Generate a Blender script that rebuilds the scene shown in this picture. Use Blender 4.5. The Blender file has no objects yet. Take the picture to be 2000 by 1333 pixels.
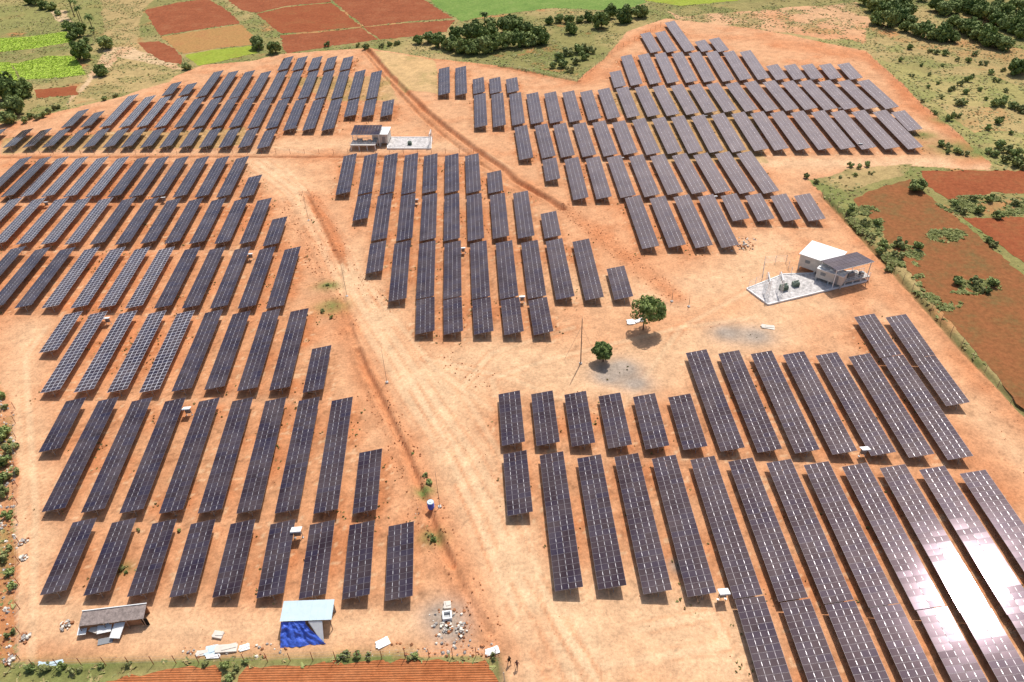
import bpy, math, random
import numpy as np
from mathutils import Vector, Matrix, noise
S = bpy.context.scene
COL = S.collection
# ------------------------------------------------------------------ camera
CAM_H = 97.0
FPX = 1500.0                                  # focal length for a 2000 px wide frame
PITCH = math.atan((666.5 + 520) / FPX)
ROLL = math.radians(-2)
right = Vector((1, 0, 0)); up = Vector((0, math.sin(PITCH), math.cos(PITCH))); fwd = Vector((0, math.cos(PITCH), -math.sin(PITCH)))
cr, sr = math.cos(ROLL), math.sin(ROLL)
R_ = right * cr + up * sr; U_ = -right * sr + up * cr
cam = bpy.data.cameras.new("camera"); cam.sensor_width = 36; cam.lens = 36 * FPX / 2000; cam.clip_start = 1; cam.clip_end = 9000
co = bpy.data.objects.new("camera", cam); COL.objects.link(co)
m = Matrix((R_, U_, -fwd)).transposed().to_4x4(); m.translation = Vector((0, 0, CAM_H)); co.matrix_world = m
S.camera = co
# ------------------------------------------------------------------ light
SUN = Vector((0.200, 0.467, 0.860)).normalized()
w = bpy.data.worlds.new("World"); S.world = w; w.use_nodes = True
nt = w.node_tree; sky = nt.nodes.new('ShaderNodeTexSky'); sky.sky_type = 'NISHITA'; sky.sun_disc = False
sky.sun_elevation = math.asin(SUN.z); sky.sun_rotation = math.atan2(SUN.x, SUN.y); sky.dust_density = 3.0; sky.air_density = 1.0
nt.links.new(sky.outputs[0], nt.nodes['Background'].inputs[0]); nt.nodes['Background'].inputs[1].default_value = 0.115
sl = bpy.data.lights.new("sun", 'SUN'); sl.energy = 3.75; sl.angle = math.radians(0.5); sl.color = (1.0, 0.95, 0.88)
so = bpy.data.objects.new("sun", sl); COL.objects.link(so); so.rotation_euler = SUN.to_track_quat('Z', 'Y').to_euler()
S.view_settings.view_transform = 'Standard'; S.view_settings.look = 'None'; S.view_settings.gamma = 1
S.view_settings.exposure = 0.14
rnd = random.Random(7); NR = np.random.RandomState(5)

# ------------------------------------------------------------------ surveying helpers (photo point -> ground point)
def at(x, y, z=0.0):
    a = (x - 1000) / FPX; b = -(y - 666.5) / FPX
    d = R_ * a + U_ * b + fwd
    t = (z - CAM_H) / d.z
    return Vector((d.x * t, d.y * t, z))
def proj(X, Y, Z=0.0):
    dx, dy, dz = X, Y, Z - CAM_H
    zc = dx * fwd.x + dy * fwd.y + dz * fwd.z; zc = np.maximum(zc, 1.0)
    a = (dx * R_.x + dy * R_.y + dz * R_.z) / zc; b = (dx * U_.x + dy * U_.y + dz * U_.z) / zc
    return 1000 + a * FPX, 666.5 - b * FPX

# ------------------------------------------------------------------ materials
def mat(name, col, rough=0.9, spec=0.3, metal=0.0, noise=0.0, nscale=3.0, bump=0.0, bscale=20.0):
    M = bpy.data.materials.new(name); M.use_nodes = True; t = M.node_tree; b = t.nodes['Principled BSDF']
    b.inputs['Roughness'].default_value = rough; b.inputs['Specular IOR Level'].default_value = spec; b.inputs['Metallic'].default_value = metal
    if noise:
        tc = t.nodes.new('ShaderNodeTexCoord'); n = t.nodes.new('ShaderNodeTexNoise'); n.inputs['Scale'].default_value = nscale; n.inputs['Detail'].default_value = 6; n.inputs['Roughness'].default_value = 0.65
        t.links.new(tc.outputs['Object'], n.inputs['Vector'])
        r = t.nodes.new('ShaderNodeValToRGB'); r.color_ramp.elements[0].position = .3; r.color_ramp.elements[1].position = .7
        r.color_ramp.elements[0].color = [c * (1 - noise) for c in col] + [1]; r.color_ramp.elements[1].color = [min(1, c * (1 + noise)) for c in col] + [1]
        t.links.new(n.outputs['Fac'], r.inputs[0]); t.links.new(r.outputs[0], b.inputs['Base Color'])
    else:
        b.inputs['Base Color'].default_value = (*col, 1)
    if bump:
        tc = t.nodes.new('ShaderNodeTexCoord'); n = t.nodes.new('ShaderNodeTexNoise'); n.inputs['Scale'].default_value = bscale; n.inputs['Detail'].default_value = 4
        t.links.new(tc.outputs['Object'], n.inputs['Vector'])
        bp = t.nodes.new('ShaderNodeBump'); bp.inputs['Strength'].default_value = bump; bp.inputs['Distance'].default_value = .1
        t.links.new(n.outputs['Fac'], bp.inputs['Height']); t.links.new(bp.outputs[0], b.inputs['Normal'])
    return M
def tagd(o, label=None, cat=None, group=None, kind=None):
    if label: o['label'] = label
    if cat: o['category'] = cat
    if group: o['group'] = group
    if kind: o['kind'] = kind
    return o
def empty(name, loc, rz=0.0, label=None, cat=None, group=None):
    o = bpy.data.objects.new(name, None); o.empty_display_size = .5; COL.objects.link(o); o.location = loc; o.rotation_euler = (0, 0, rz)
    return tagd(o, label, cat, group)
def link(name, me, parent=None, loc=None, rot=None):
    o = bpy.data.objects.new(name, me); COL.objects.link(o)
    if parent: o.parent = parent
    if loc is not None: o.location = loc
    if rot is not None: o.rotation_euler = rot
    return o
class MB:
    def __init__(s): s.v = []; s.f = []; s.m = []
    def quad(s, a, b, c, d, mi=0):
        n = len(s.v); s.v += [tuple(a), tuple(b), tuple(c), tuple(d)]; s.f.append((n, n + 1, n + 2, n + 3)); s.m.append(mi)
    def tri(s, a, b, c, mi=0):
        n = len(s.v); s.v += [tuple(a), tuple(b), tuple(c)]; s.f.append((n, n + 1, n + 2)); s.m.append(mi)
    def box(s, c, d, mi=0, M=None):
        n = len(s.v); hx, hy, hz = d[0] / 2, d[1] / 2, d[2] / 2
        P = [Vector((c[0] + i * hx, c[1] + j * hy, c[2] + k * hz)) for k in (-1, 1) for j in (-1, 1) for i in (-1, 1)]
        if M is not None: P = [M @ p for p in P]
        s.v += [tuple(p) for p in P]
        for f in ((0, 2, 3, 1), (4, 5, 7, 6), (0, 1, 5, 4), (2, 6, 7, 3), (0, 4, 6, 2), (1, 3, 7, 5)):
            s.f.append(tuple(n + i for i in f)); s.m.append(mi)
    def tube(s, p0, p1, r0, r1=None, n=6, mi=0, cap=True):
        r1 = r0 if r1 is None else r1; p0 = Vector(p0); p1 = Vector(p1); d = (p1 - p0).normalized()
        a = d.orthogonal().normalized(); b = d.cross(a); k = len(s.v)
        for p, r in ((p0, r0), (p1, r1)):
            for i in range(n):
                t = 2 * math.pi * i / n; s.v.append(tuple(p + a * (r * math.cos(t)) + b * (r * math.sin(t))))
        for i in range(n):
            j = (i + 1) % n; s.f.append((k + i, k + j, k + n + j, k + n + i)); s.m.append(mi)
        if cap:
            s.f.append(tuple(k + i for i in reversed(range(n)))); s.m.append(mi); s.f.append(tuple(k + n + i for i in range(n))); s.m.append(mi)
    def prism(s, pts, z0, z1, mi=0):
        k = len(s.v); n = len(pts)
        s.v += [(p[0], p[1], z0) for p in pts] + [(p[0], p[1], z1) for p in pts]
        for i in range(n):
            j = (i + 1) % n; s.f.append((k + i, k + j, k + n + j, k + n + i)); s.m.append(mi)
        s.f.append(tuple(k + n + i for i in range(n))); s.m.append(mi); s.f.append(tuple(k + i for i in reversed(range(n)))); s.m.append(mi)
    def mesh(s, name, mats, smooth=False):
        me = bpy.data.meshes.new(name); me.from_pydata(s.v, [], s.f)
        for x in (mats if isinstance(mats, (list, tuple)) else [mats]): me.materials.append(x)
        me.polygons.foreach_set('material_index', s.m)
        if smooth: me.polygons.foreach_set('use_smooth', [True] * len(s.f))
        me.update(); return me
    def build(s, name, mats, parent=None, smooth=False, loc=None, rot=None):
        return link(name, s.mesh(name, mats, smooth), parent, loc, rot)
# ------------------------------------------------------------------ solar tables: surveyed left (low) edges, photo points
VP = (857, -450)
def lt(xs, yb, yt, vp=VP):
    out = []
    for x in xs:
        if isinstance(x, tuple):
            xb, a, b = (x[0], yb, x[1]) if len(x) == 2 else x
        else: xb, a, b = x, yb, yt
        out.append((xb, a, xb + (vp[0] - xb) * (a - b) / (a - vp[1]), b))
    return out
ROWS = []
def add(f, r, l): ROWS.append((f, r, l))
# left field front to back
add('left','front',[(78,1161,142,1023),(164,1163,217.6,1023),(247.5,1167,298,1023),(331,1168,372.6,1024),(414,1168,451,1024),(501.6,1169,527.6,1025),(583,1170,605.6,1026),(668,1172,683,1026),(752,1174,759,1029)])
add('left','second',[(76.5,885,127.5,784),(81,999,192.6,785),(158,1002,257.6,785),(233,1003,322.7,785),(310,1004,389,785),(386,1004,454,784),(462,1004,518,784),(536,1003,584,784),(612,1003,648,784),(689,1003,701.5,886)])
add('left','third',lt([(76.5,689,616),(79,767,616),144,209,272,(335.5,764,613),(398,764,613),(463,764,611),(525.5,764,609),(591,768,682)],767,614))
add('left','fourth',lt([-83,-28,27,80,136.5,190,243.6,300,354.6,409.4,464,519],604,488))
add('left','fifth',lt([-68,-18,30.6,79,126,175,224.5,273,320,368.6,418,467,(513,481,430)],478,392))
add('left','sixth',lt([-42,0,37,79,122.4,166,209,251,293.4,337,380,422,(467,387,347)],386,311))
L2 = (857, -455)
add('back left','front',lt([(-33,276,255),4,42,80,120,160,199,234,272.5,310,349,387.5,426,464,(501,291,257)],290,255,L2))
add('back left','second',lt([(119,250,218),(155,250,221),(192.5,188),(231,191),(265,192),(301,193),(339,195),(375,195),(410,195),(446,195),(482.5,252,196),(517.5,253,196),(552.5,256,197),(590,256,197),(627.5,256,197),(671,230,197),(706,230,197),(742.5,229,199)],250,195,L2))
add('back left','third',lt([(315,188,164),(347.5,188,166),(381,191,142),(412.5,192,142),(446,193,142),(481,193,143),(515,194,143),(547.5,194,142),(581,194,142),(614,194,142),(646,194,142),(679,195,141),(714,195,142)],190,142,L2))
add('back left','fourth',lt([541,570,600,630,662.5],139,114,L2))
add('middle','front',[(812,654,813,587),(867,655,866,587),(926,655,922.5,587),(985,656,978,587),(1043,656,1032,587)])
add('middle','second',[(714,535,723,477),(759,589,770,477),(812.5,585,819,477),(865.5,585,868.6,477),(922,585,918,477),(977,585,968,476),(1031,585,1018,475),(1087,585,1065,473),(1143,587,1118,473),(1200,587,1185,525)])
add('middle','third',[(687.5,432,699,384),(724.5,471,738,384),(774,471,783,384),(820,471,825,384),(866.6,471,868,384),(914,471,911,384),(963,468,956.6,382),(1011.5,466,1002.5,379),(1064,466,1055.6,419)])
add('middle','fourth',[(655.6,382,671,305),(698,381,712,305),(741,380,751,305),(783,380,791,305),(825,379,828,305),(868.6,379,869,305),(911,379,908,305),(954,378,951,339)])
add('right','front',[(1252.5,486,1222,388),(1307,485,1268,388),(1360,485,1314,386),(1411,485,1361,385),(1431,432,1408,384),(1480,432,1455,384),(1530.6,433,1505,384),(1579,433,1551,383)])
add('right','second',[(1066,355,1059,313),(1120,392,1102,312),(1164.5,390,1144,311),(1212,387,1185,309),(1259,386,1228,307),(1305,382,1269,306),(1353,380,1311,305),(1398,379,1353,304),(1444,379,1397,302),(1491,379,1439,301)])
add('right','third',[(1014,313,1005,250),(1060,310,1042.5,247),(1096,309,1080,245),(1139,308,1117.5,244),(1180,306,1156,241),(1219,304,1195,240),(1263,303,1234,236),(1305,301,1272.5,234),(1344,300,1311,231),(1385,299,1351,229),(1428.6,298,1390,226),(1473,295,1429,224),(1511,294,1467,223),(1555,294,1504,222),(1599.5,294,1543,221),(1643,293,1583,220),(1684,293,1621,220),(1730,292,1661,220),(1775.5,292,1702.5,220),(1772.5,256,1742,221)])
add('right','fourth',[(928,250,925,187),(963,249,960,186),(1000,246,995,185),(1037.5,243,1027.5,185),(1074,241,1063,184),(1112.5,239,1098,182),(1150,236,1132.5,181),(1186,234,1167.5,176),(1224,231,1204,174),(1265,229,1239,172),(1302.5,227,1274,171),(1341,225,1309,169),(1376,222,1344,168),(1415,220,1379,166),(1457.5,219,1415,165),(1497,218,1451,163),(1535,217,1489,162),(1572.5,216,1525,162),(1610,216,1560,161),(1649,215,1597,161),(1690,214,1635,161),(1729,214,1674,160)])
add('right','fifth',[(857.5,187,856,135),(890,187,889,134),(925,184,922.5,156),(957.5,184,955,155),(991,182,988,156),(1199,172,1191,142),(1230,168,1214,111),(1269,165,1246,109),(1302.5,163,1279,107),(1340,162,1311,106),(1375,161,1345,105),(1412.5,160,1377.5,104),(1446,158,1411,103),(1481,157,1444,102),(1517,157,1495,130),(1551,157,1530,129),(1585,156,1564,129),(1622,156,1599,128),(1662,156,1634,127)])
add('right','sixth',[(1271,104,1250,67),(1302.5,103,1279,65),(1339,102,1297,45),(1370,102,1357,82),(1402,102,1385,78)])
add('front right','front',[(1481,1333,1435,1172),(1523+.36*164,1337,1524,1178),(1610.5+.41*164,1345,1611,1182),(1698+.46*164,1351,1699,1188),(1789+.51*164,1356,1790,1193),(1875+.56*164,1360,1876,1197),(1967+.6*164,1364,1968,1201)])
add('front right','second',[(992,1006,982,890),(1084,1153,1054,892),(1169,1155,1127,894),(1256.7,1159,1200,895),(1343,1166,1273,897),(1433,1170,1348,899),(1521,1176,1422,902),(1609,1180,1497,905),(1696.5,1186,1570,910),(1787,1191,1644,913),(1873,1195,1719,916),(1965,1199,1796,920),(2058,1203,1872,924)])
add('front right','third',[(982,871,972,771),(1048.5,870,1037,772),(1116,871,1103,773),(1187.5,876,1169.6,775),(1260,878,1237,776),(1334,879,1306,777),(1408,881,1339,691),(1479.6,884,1403,692),(1552,885,1467,693),(1626,888,1529,694),(1701.5,890,1593,696),(1775.5,894,1657,698),(1851,898,1722,701),(1848,793,1784,702)])
add('front right','fourth',[(1719,699,1668,620),(1783,700,1730,621)])
TILT = math.radians(10); ZLOW = 1.3; MS = 1.01; PW = 2.0; GAPX = 0.04
WID = 2 * PW + GAPX; PH = ZLOW + WID / 2 * math.sin(TILT) - .12
def glass_mat():
    M = bpy.data.materials.new('solar_glass'); M.use_nodes = True; t = M.node_tree; b = t.nodes['Principled BSDF']
    oi = t.nodes.new('ShaderNodeObjectInfo'); at_ = t.nodes.new('ShaderNodeAttribute'); at_.attribute_name = 'rnd'
    ad = t.nodes.new('ShaderNodeMath'); ad.operation = 'ADD'; t.links.new(oi.outputs['Random'], ad.inputs[0]); t.links.new(at_.outputs['Fac'], ad.inputs[1])
    fr = t.nodes.new('ShaderNodeMath'); fr.operation = 'FRACT'; t.links.new(ad.outputs[0], fr.inputs[0])
    r = t.nodes.new('ShaderNodeValToRGB'); e = r.color_ramp.elements
    e[0].position = 0; e[0].color = (.026, .016, .019, 1); e[1].position = 1; e[1].color = (.036, .025, .031, 1)
    x = e.new(.4); x.color = (.031, .019, .025, 1); x = e.new(.85); x.color = (.025, .020, .038, 1)
    t.links.new(fr.outputs[0], r.inputs[0])
    tc = t.nodes.new('ShaderNodeNewGeometry'); n = t.nodes.new('ShaderNodeTexNoise'); n.inputs['Scale'].default_value = .25; n.inputs['Detail'].default_value = 5
    t.links.new(tc.outputs['Position'], n.inputs['Vector'])
    rp = t.nodes.new('ShaderNodeMapRange'); rp.inputs['From Min'].default_value = .35; rp.inputs['From Max'].default_value = .7; rp.inputs['To Min'].default_value = .0; rp.inputs['To Max'].default_value = .15
    t.links.new(n.outputs['Fac'], rp.inputs['Value'])
    sx = t.nodes.new('ShaderNodeSeparateXYZ'); t.links.new(tc.outputs['Position'], sx.inputs[0])     # far right panels painted paler: dust plus broad sun sheen put into the colour
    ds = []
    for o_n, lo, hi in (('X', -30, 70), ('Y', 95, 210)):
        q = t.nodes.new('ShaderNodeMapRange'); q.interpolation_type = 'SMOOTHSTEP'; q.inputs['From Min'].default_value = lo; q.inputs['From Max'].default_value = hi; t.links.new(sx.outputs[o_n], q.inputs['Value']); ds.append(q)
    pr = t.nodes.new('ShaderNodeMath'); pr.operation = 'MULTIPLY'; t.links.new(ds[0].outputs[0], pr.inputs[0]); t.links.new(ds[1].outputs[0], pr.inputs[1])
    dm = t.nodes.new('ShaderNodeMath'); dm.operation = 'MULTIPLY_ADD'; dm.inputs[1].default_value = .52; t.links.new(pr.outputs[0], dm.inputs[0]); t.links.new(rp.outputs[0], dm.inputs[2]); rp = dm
    mx = t.nodes.new('ShaderNodeMix'); mx.data_type = 'RGBA'; mx.inputs['B'].default_value = (.36, .29, .27, 1)   # settled dust, also the tone of the painted sheen
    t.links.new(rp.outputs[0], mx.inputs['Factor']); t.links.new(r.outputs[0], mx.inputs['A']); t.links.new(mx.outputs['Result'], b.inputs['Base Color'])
    b.inputs['Roughness'].default_value = .085; b.inputs['Coat Weight'].default_value = .07; b.inputs['Coat Roughness'].default_value = .45; b.inputs['Specular Tint'].default_value = (1.0, .76, .92, 1); b.inputs['Coat IOR'].default_value = 1.4; b.inputs['IOR'].default_value = 1.5; b.inputs['Specular IOR Level'].default_value = .32
    return M
def frame_mat(name, lo, hi):
    M = bpy.data.materials.new(name); M.use_nodes = True; t = M.node_tree; b = t.nodes['Principled BSDF']
    oi = t.nodes.new('ShaderNodeObjectInfo'); at_ = t.nodes.new('ShaderNodeAttribute'); at_.attribute_name = 'rnd'
    ad = t.nodes.new('ShaderNodeMath'); ad.operation = 'ADD'; t.links.new(oi.outputs['Random'], ad.inputs[0]); t.links.new(at_.outputs['Fac'], ad.inputs[1])
    mu = t.nodes.new('ShaderNodeMath'); mu.operation = 'MULTIPLY'; mu.inputs[1].default_value = 7.31; t.links.new(ad.outputs[0], mu.inputs[0])
    fr = t.nodes.new('ShaderNodeMath'); fr.operation = 'FRACT'; t.links.new(mu.outputs[0], fr.inputs[0])
    r = t.nodes.new('ShaderNodeValToRGB'); e = r.color_ramp.elements; e[0].color = (*lo, 1); e[1].color = (*hi, 1); e[0].position = .3; e[1].position = .75
    t.links.new(fr.outputs[0], r.inputs[0]); t.links.new(r.outputs[0], b.inputs['Base Color'])
    b.inputs['Roughness'].default_value = .4; b.inputs['Metallic'].default_value = .3
    return M
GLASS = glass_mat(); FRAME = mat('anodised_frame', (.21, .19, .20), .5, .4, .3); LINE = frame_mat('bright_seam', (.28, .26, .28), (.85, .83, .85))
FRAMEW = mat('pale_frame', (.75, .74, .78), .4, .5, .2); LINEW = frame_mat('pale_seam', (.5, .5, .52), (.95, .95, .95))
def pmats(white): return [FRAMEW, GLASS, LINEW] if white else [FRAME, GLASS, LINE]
RAILW = mat('clamp_rail', (.52, .51, .54), .4, .5, .2)
STEEL = mat('galvanised_steel', (.42, .42, .42), .45, .5, .6)
def module(mb, cx, cy, cz, tilt, roll, fw=.014, mid=.020):
    """one framed module, long side across the table"""
    M = Matrix.Translation((cx, cy, cz)) @ Matrix.Rotation(-tilt, 4, 'Y') @ Matrix.Rotation(roll, 4, 'X')
    hx, hy, h = PW / 2, (MS - .012) / 2, .018
    def q(x0, y0, x1, y1, mi): mb.quad(*[M @ Vector(p) for p in ((x0, y0, h), (x1, y0, h), (x1, y1, h), (x0, y1, h))], mi)
    e = .022
    q(-hx, -hy, hx, -hy + fw, 0); q(-hx, hy - fw, hx, hy, 0)
    q(-hx, -hy + fw, -hx + e, hy - fw, 0); q(hx - e, -hy + fw, hx, hy - fw, 0)
    q(-hx + e, -hy + fw, -mid, hy - fw, 1); q(mid, -hy + fw, hx - e, hy - fw, 1); q(-mid, -.27, mid, .27, 2); q(-mid, -hy + fw, mid, -.27, 0); q(-mid, .27, mid, hy - fw, 0)
    c = [M @ Vector(p) for p in ((-hx, -hy, h), (hx, -hy, h), (hx, hy, h), (-hx, hy, h), (-hx, -hy, -h), (hx, -hy, -h), (hx, hy, -h), (-hx, hy, -h))]
    for a in ((4, 5, 1, 0), (5, 6, 2, 1), (6, 7, 3, 2), (7, 4, 0, 3), (7, 6, 5, 4)): mb.quad(*[c[i] for i in a], 0)
    return 14
def set_rnd(me, vals):
    a = me.attributes.new('rnd', 'FLOAT', 'FACE'); a.data.foreach_set('value', vals)
_mods = {}
def module_mesh(white):
    if white not in _mods:
        mb = MB(); k = module(mb, 0, 0, 0, 0, 0, .035 if white else .014, .045 if white else .026)
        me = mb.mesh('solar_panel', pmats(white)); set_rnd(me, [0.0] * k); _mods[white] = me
    return _mods[white]
def slot(n, i, side):      # centre of module i on side (0 low, 1 high), table space
    s = (side - .5) * (PW + GAPX)
    return (s * math.cos(TILT), (i - (n - 1) / 2) * MS, ZLOW + WID / 2 * math.sin(TILT) + s * math.sin(TILT))
_rows = {}
def row_mesh(n, side, white, var):
    k = (n, side, white, var)
    if k not in _rows:
        R = random.Random(hash((n, side, var)) & 0xffff); mb = MB(); vals = []
        for i in range(n):
            c = slot(n, i, side); q = module(mb, *c, TILT + R.gauss(0, .0025), R.gauss(0, .004), .035 if white else .014, .045 if white else .026)
            vals += [R.random()] * q
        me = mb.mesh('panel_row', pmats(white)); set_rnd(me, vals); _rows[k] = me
    return _rows[k]
_fr = {}
def frame_mesh(n, posts):
    k = (n, posts)
    if k not in _fr:
        mb = MB(); L = n * MS; Mt = Matrix.Translation((0, 0, ZLOW + WID / 2 * math.sin(TILT) - .10)) @ Matrix.Rotation(-TILT, 4, 'Y')
        for x in (-1.55, -.5, .5, 1.55): mb.box((x, 0, .03), (.05, L - .1, .06), 0, Mt)
        for y in post_ys(n): mb.box((0, y, -.05), (3.5, .07, .08), 0, Mt)
        if posts:
            for y in post_ys(n):
                mb.tube((.25, y, -.1), (.25, y, PH), .07, n=6); mb.tube((.25, y, .8), (-1.3, y, PH - .33), .035, n=4); mb.tube((.25, y, .8), (1.5, y, PH + .22), .035, n=4)
        for i in range(n): mb.box((0, (i - (n - 1) / 2) * MS, .125), (.05, .56, .035), 1, Mt)
        _fr[k] = mb.mesh('support_frame', [STEEL, RAILW])
    return _fr[k]
def post_ys(n):
    L = n * MS; c = max(3, round(L / 3.2) + 1); return [-L / 2 + .35 + (L - .7) * i / (c - 1) for i in range(c)]
_pm = []
def post_mesh():
    if not _pm:
        mb = MB(); mb.tube((0, 0, -.1), (0, 0, PH), .07, n=6); mb.tube((0, 0, .8), (-1.55, 0, PH - .33), .035, n=4); mb.tube((0, 0, .8), (1.25, 0, PH + .22), .035, n=4)
        _pm.append(mb.mesh('support_post', STEEL))
    return _pm[0]
ORD = 'first second third fourth fifth sixth seventh eighth ninth tenth eleventh twelfth thirteenth fourteenth fifteenth sixteenth seventeenth eighteenth nineteenth twentieth twenty-first twenty-second'.split()
FN = {'left': 'near left block', 'back left': 'far left block', 'middle': 'middle block', 'right': 'far right block', 'front right': 'near right block'}
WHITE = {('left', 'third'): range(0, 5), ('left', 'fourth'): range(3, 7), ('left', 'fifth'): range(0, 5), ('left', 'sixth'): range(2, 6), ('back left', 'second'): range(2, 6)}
TABLES = []          # (x, y, yaw, n) for the ground shading of trodden soil
for field, row, L in ROWS:
    P = [(at(a, b, ZLOW), at(c, d, ZLOW)) for a, b, c, d in L]
    xm = np.array([(p[0].x + p[1].x) / 2 for p in P]); yw = np.array([math.atan2(-(p[1].x - p[0].x), p[1].y - p[0].y) for p in P]); ln = np.array([(p[1] - p[0]).length for p in P])
    if len(P) >= 6: k = np.polyfit(xm, yw, 1, w=ln); yf = np.polyval(k, xm)
    else: yf = np.full(len(P), np.average(yw, weights=ln))
    cut = field == 'front right' and row == 'front'
    order = sorted(range(len(P)), key=lambda i: xm[i]); rank = {i: r for r, i in enumerate(order)}
    for i, (p0, p1) in enumerate(P):
        yaw = yf[i] * .7 + yw[i] * .3; n = 26 if cut else max(6, round(ln[i] / MS))
        d = Vector((-math.sin(yaw), math.cos(yaw), 0)); acr = Vector((math.cos(yaw), math.sin(yaw), 0))
        mid = (p1 - d * (n * MS / 2)) if cut else (p0 + p1) / 2
        c = mid + acr * (WID / 2 * math.cos(TILT)); c.z = 0
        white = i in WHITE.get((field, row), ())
        near = c.y < 104
        look = ('long ' if n > 18 else 'short ') + ('pale seamed' if white else 'dark')
        lab = f"{look} solar table, {ORD[rank[i]]} from left in {row} row of {FN[field]}"
        t = empty('solar_table', c, yaw, lab, 'solar table', 'solar tables in the ' + FN[field])
        TABLES.append((c.x, c.y, yaw, n))
        if near:
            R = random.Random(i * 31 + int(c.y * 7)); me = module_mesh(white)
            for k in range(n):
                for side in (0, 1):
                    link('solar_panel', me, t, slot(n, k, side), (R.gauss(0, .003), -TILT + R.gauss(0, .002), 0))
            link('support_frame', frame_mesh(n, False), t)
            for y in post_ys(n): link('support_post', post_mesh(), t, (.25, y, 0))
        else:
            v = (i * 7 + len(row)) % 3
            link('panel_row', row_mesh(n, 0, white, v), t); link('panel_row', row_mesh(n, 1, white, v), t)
            link('support_frame', frame_mesh(n, True), t)
# ------------------------------------------------------------------ ground sheet
def vnoise(X, Y, s, seed):
    r = np.random.RandomState(seed); N = 256; g = r.rand(N, N); x = X / s; y = Y / s
    xi = np.floor(x).astype(int); yi = np.floor(y).astype(int); fx = x - xi; fy = y - yi
    fx = fx * fx * (3 - 2 * fx); fy = fy * fy * (3 - 2 * fy); a, b, c, d = xi % N, (xi + 1) % N, yi % N, (yi + 1) % N
    return (g[a, c] * (1 - fx) + g[b, c] * fx) * (1 - fy) + (g[a, d] * (1 - fx) + g[b, d] * fx) * fy
def fbm(X, Y, s, seed, o=4):
    v = 0; a = 1; t = 0
    for i in range(o): v = v + a * vnoise(X + 17 * i, Y - 9 * i, s / 2 ** i, seed + i); t += a; a *= .55
    return v / t
def inpoly(px, py, P):
    r = np.zeros(px.shape, bool); n = len(P)
    for i in range(n):
        x0, y0 = P[i]; x1, y1 = P[(i + 1) % n]
        if y0 == y1: continue
        c = ((y0 > py) != (y1 > py)) & (px < (x1 - x0) * (py - y0) / (y1 - y0) + x0); r ^= c
    return r
def dline(X, Y, pts):
    d = np.full(X.shape, 1e9); W = [at(*p) for p in pts]
    for a, b in zip(W[:-1], W[1:]):
        vx, vy = b.x - a.x, b.y - a.y; t = np.clip(((X - a.x) * vx + (Y - a.y) * vy) / (vx * vx + vy * vy), 0, 1)
        d = np.minimum(d, np.hypot(X - a.x - t * vx, Y - a.y - t * vy))
    return d
def sm(d, w, soft): return 1 / (1 + np.exp(np.clip((d - w) / soft, -30, 30)))
GS = 0.45
gx = np.arange(-268, 262, GS); gy = np.arange(24, 444, GS); nx, ny = len(gx), len(gy)
X, Y = np.meshgrid(gx, gy, indexing='ij')
PX, PY = proj(X, Y)
sc = np.clip((PY + 520) / 1200, .3, 2)
jx = (fbm(X, Y, 9, 3) - .5) * 60 * sc * .5; jy = (fbm(X, Y, 9, 11) - .5) * 40 * sc * .5
QX, QY = PX + jx, PY + jy
n1 = fbm(X, Y, 30, 21); n2 = fbm(X, Y, 7, 31); n3 = fbm(X, Y, 2.2, 41, 3); n4 = vnoise(X, Y, .9, 51)
SAND = np.array((.63, .365, .20)); ORANGE = np.array((.51, .20, .085)); RED = np.array((.38, .135, .055)); OLIVE = np.array((.25, .225, .08)); TAN = np.array((.42, .30, .135))
GREEN = np.array((.13, .16, .045)); GREY = np.array((.36, .29, .23)); PALE = np.array((.72, .50, .30)); DKG = np.array((.085, .10, .035)); CROP = np.array((.20, .31, .035))
C = np.empty(X.shape + (3,)); C[:] = SAND
def mixc(col, wgt): 
    global C
    wgt = np.clip(wgt, 0, 1)[..., None]; C = C * (1 - wgt) + np.array(col) * wgt
mixc(ORANGE, .20 + .75 * np.clip((n1 - .45) * 4, 0, 1) * .35 + .35 * np.clip((n2 - .5) * 4, 0, 1))
# trodden, redder soil between the tables
TB = np.zeros(X.shape)
for (tx, ty, tyaw, tn) in TABLES:
    i0, i1 = np.searchsorted(gx, (tx - 12, tx + 12)); j0, j1 = np.searchsorted(gy, (ty - 20, ty + 20))
    if i1 <= i0 or j1 <= j0: continue
    xs, ys = X[i0:i1, j0:j1] - tx, Y[i0:i1, j0:j1] - ty; ca, sa = math.cos(tyaw), math.sin(tyaw)
    u = xs * ca + ys * sa; v = -xs * sa + ys * ca
    TB[i0:i1, j0:j1] = np.maximum(TB[i0:i1, j0:j1], sm(np.abs(u), 3.3, .5) * sm(np.abs(v), tn * .505 + 1.0, .7))
mixc(ORANGE, TB * (.38 + .75 * np.clip((n2 - .35) * 2.4, 0, 1)))
track = [(500, 316), (575, 372), (640, 470), (700, 590), (765, 690), (835, 800), (905, 900), (965, 1010), (1010, 1130), (1080, 1250), (1130, 1345)]
dT = dline(X, Y, track); mixc(PALE, sm(dT, 4.2, 1.6) * (.75 + .3 * (n2 - .5)))
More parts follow.
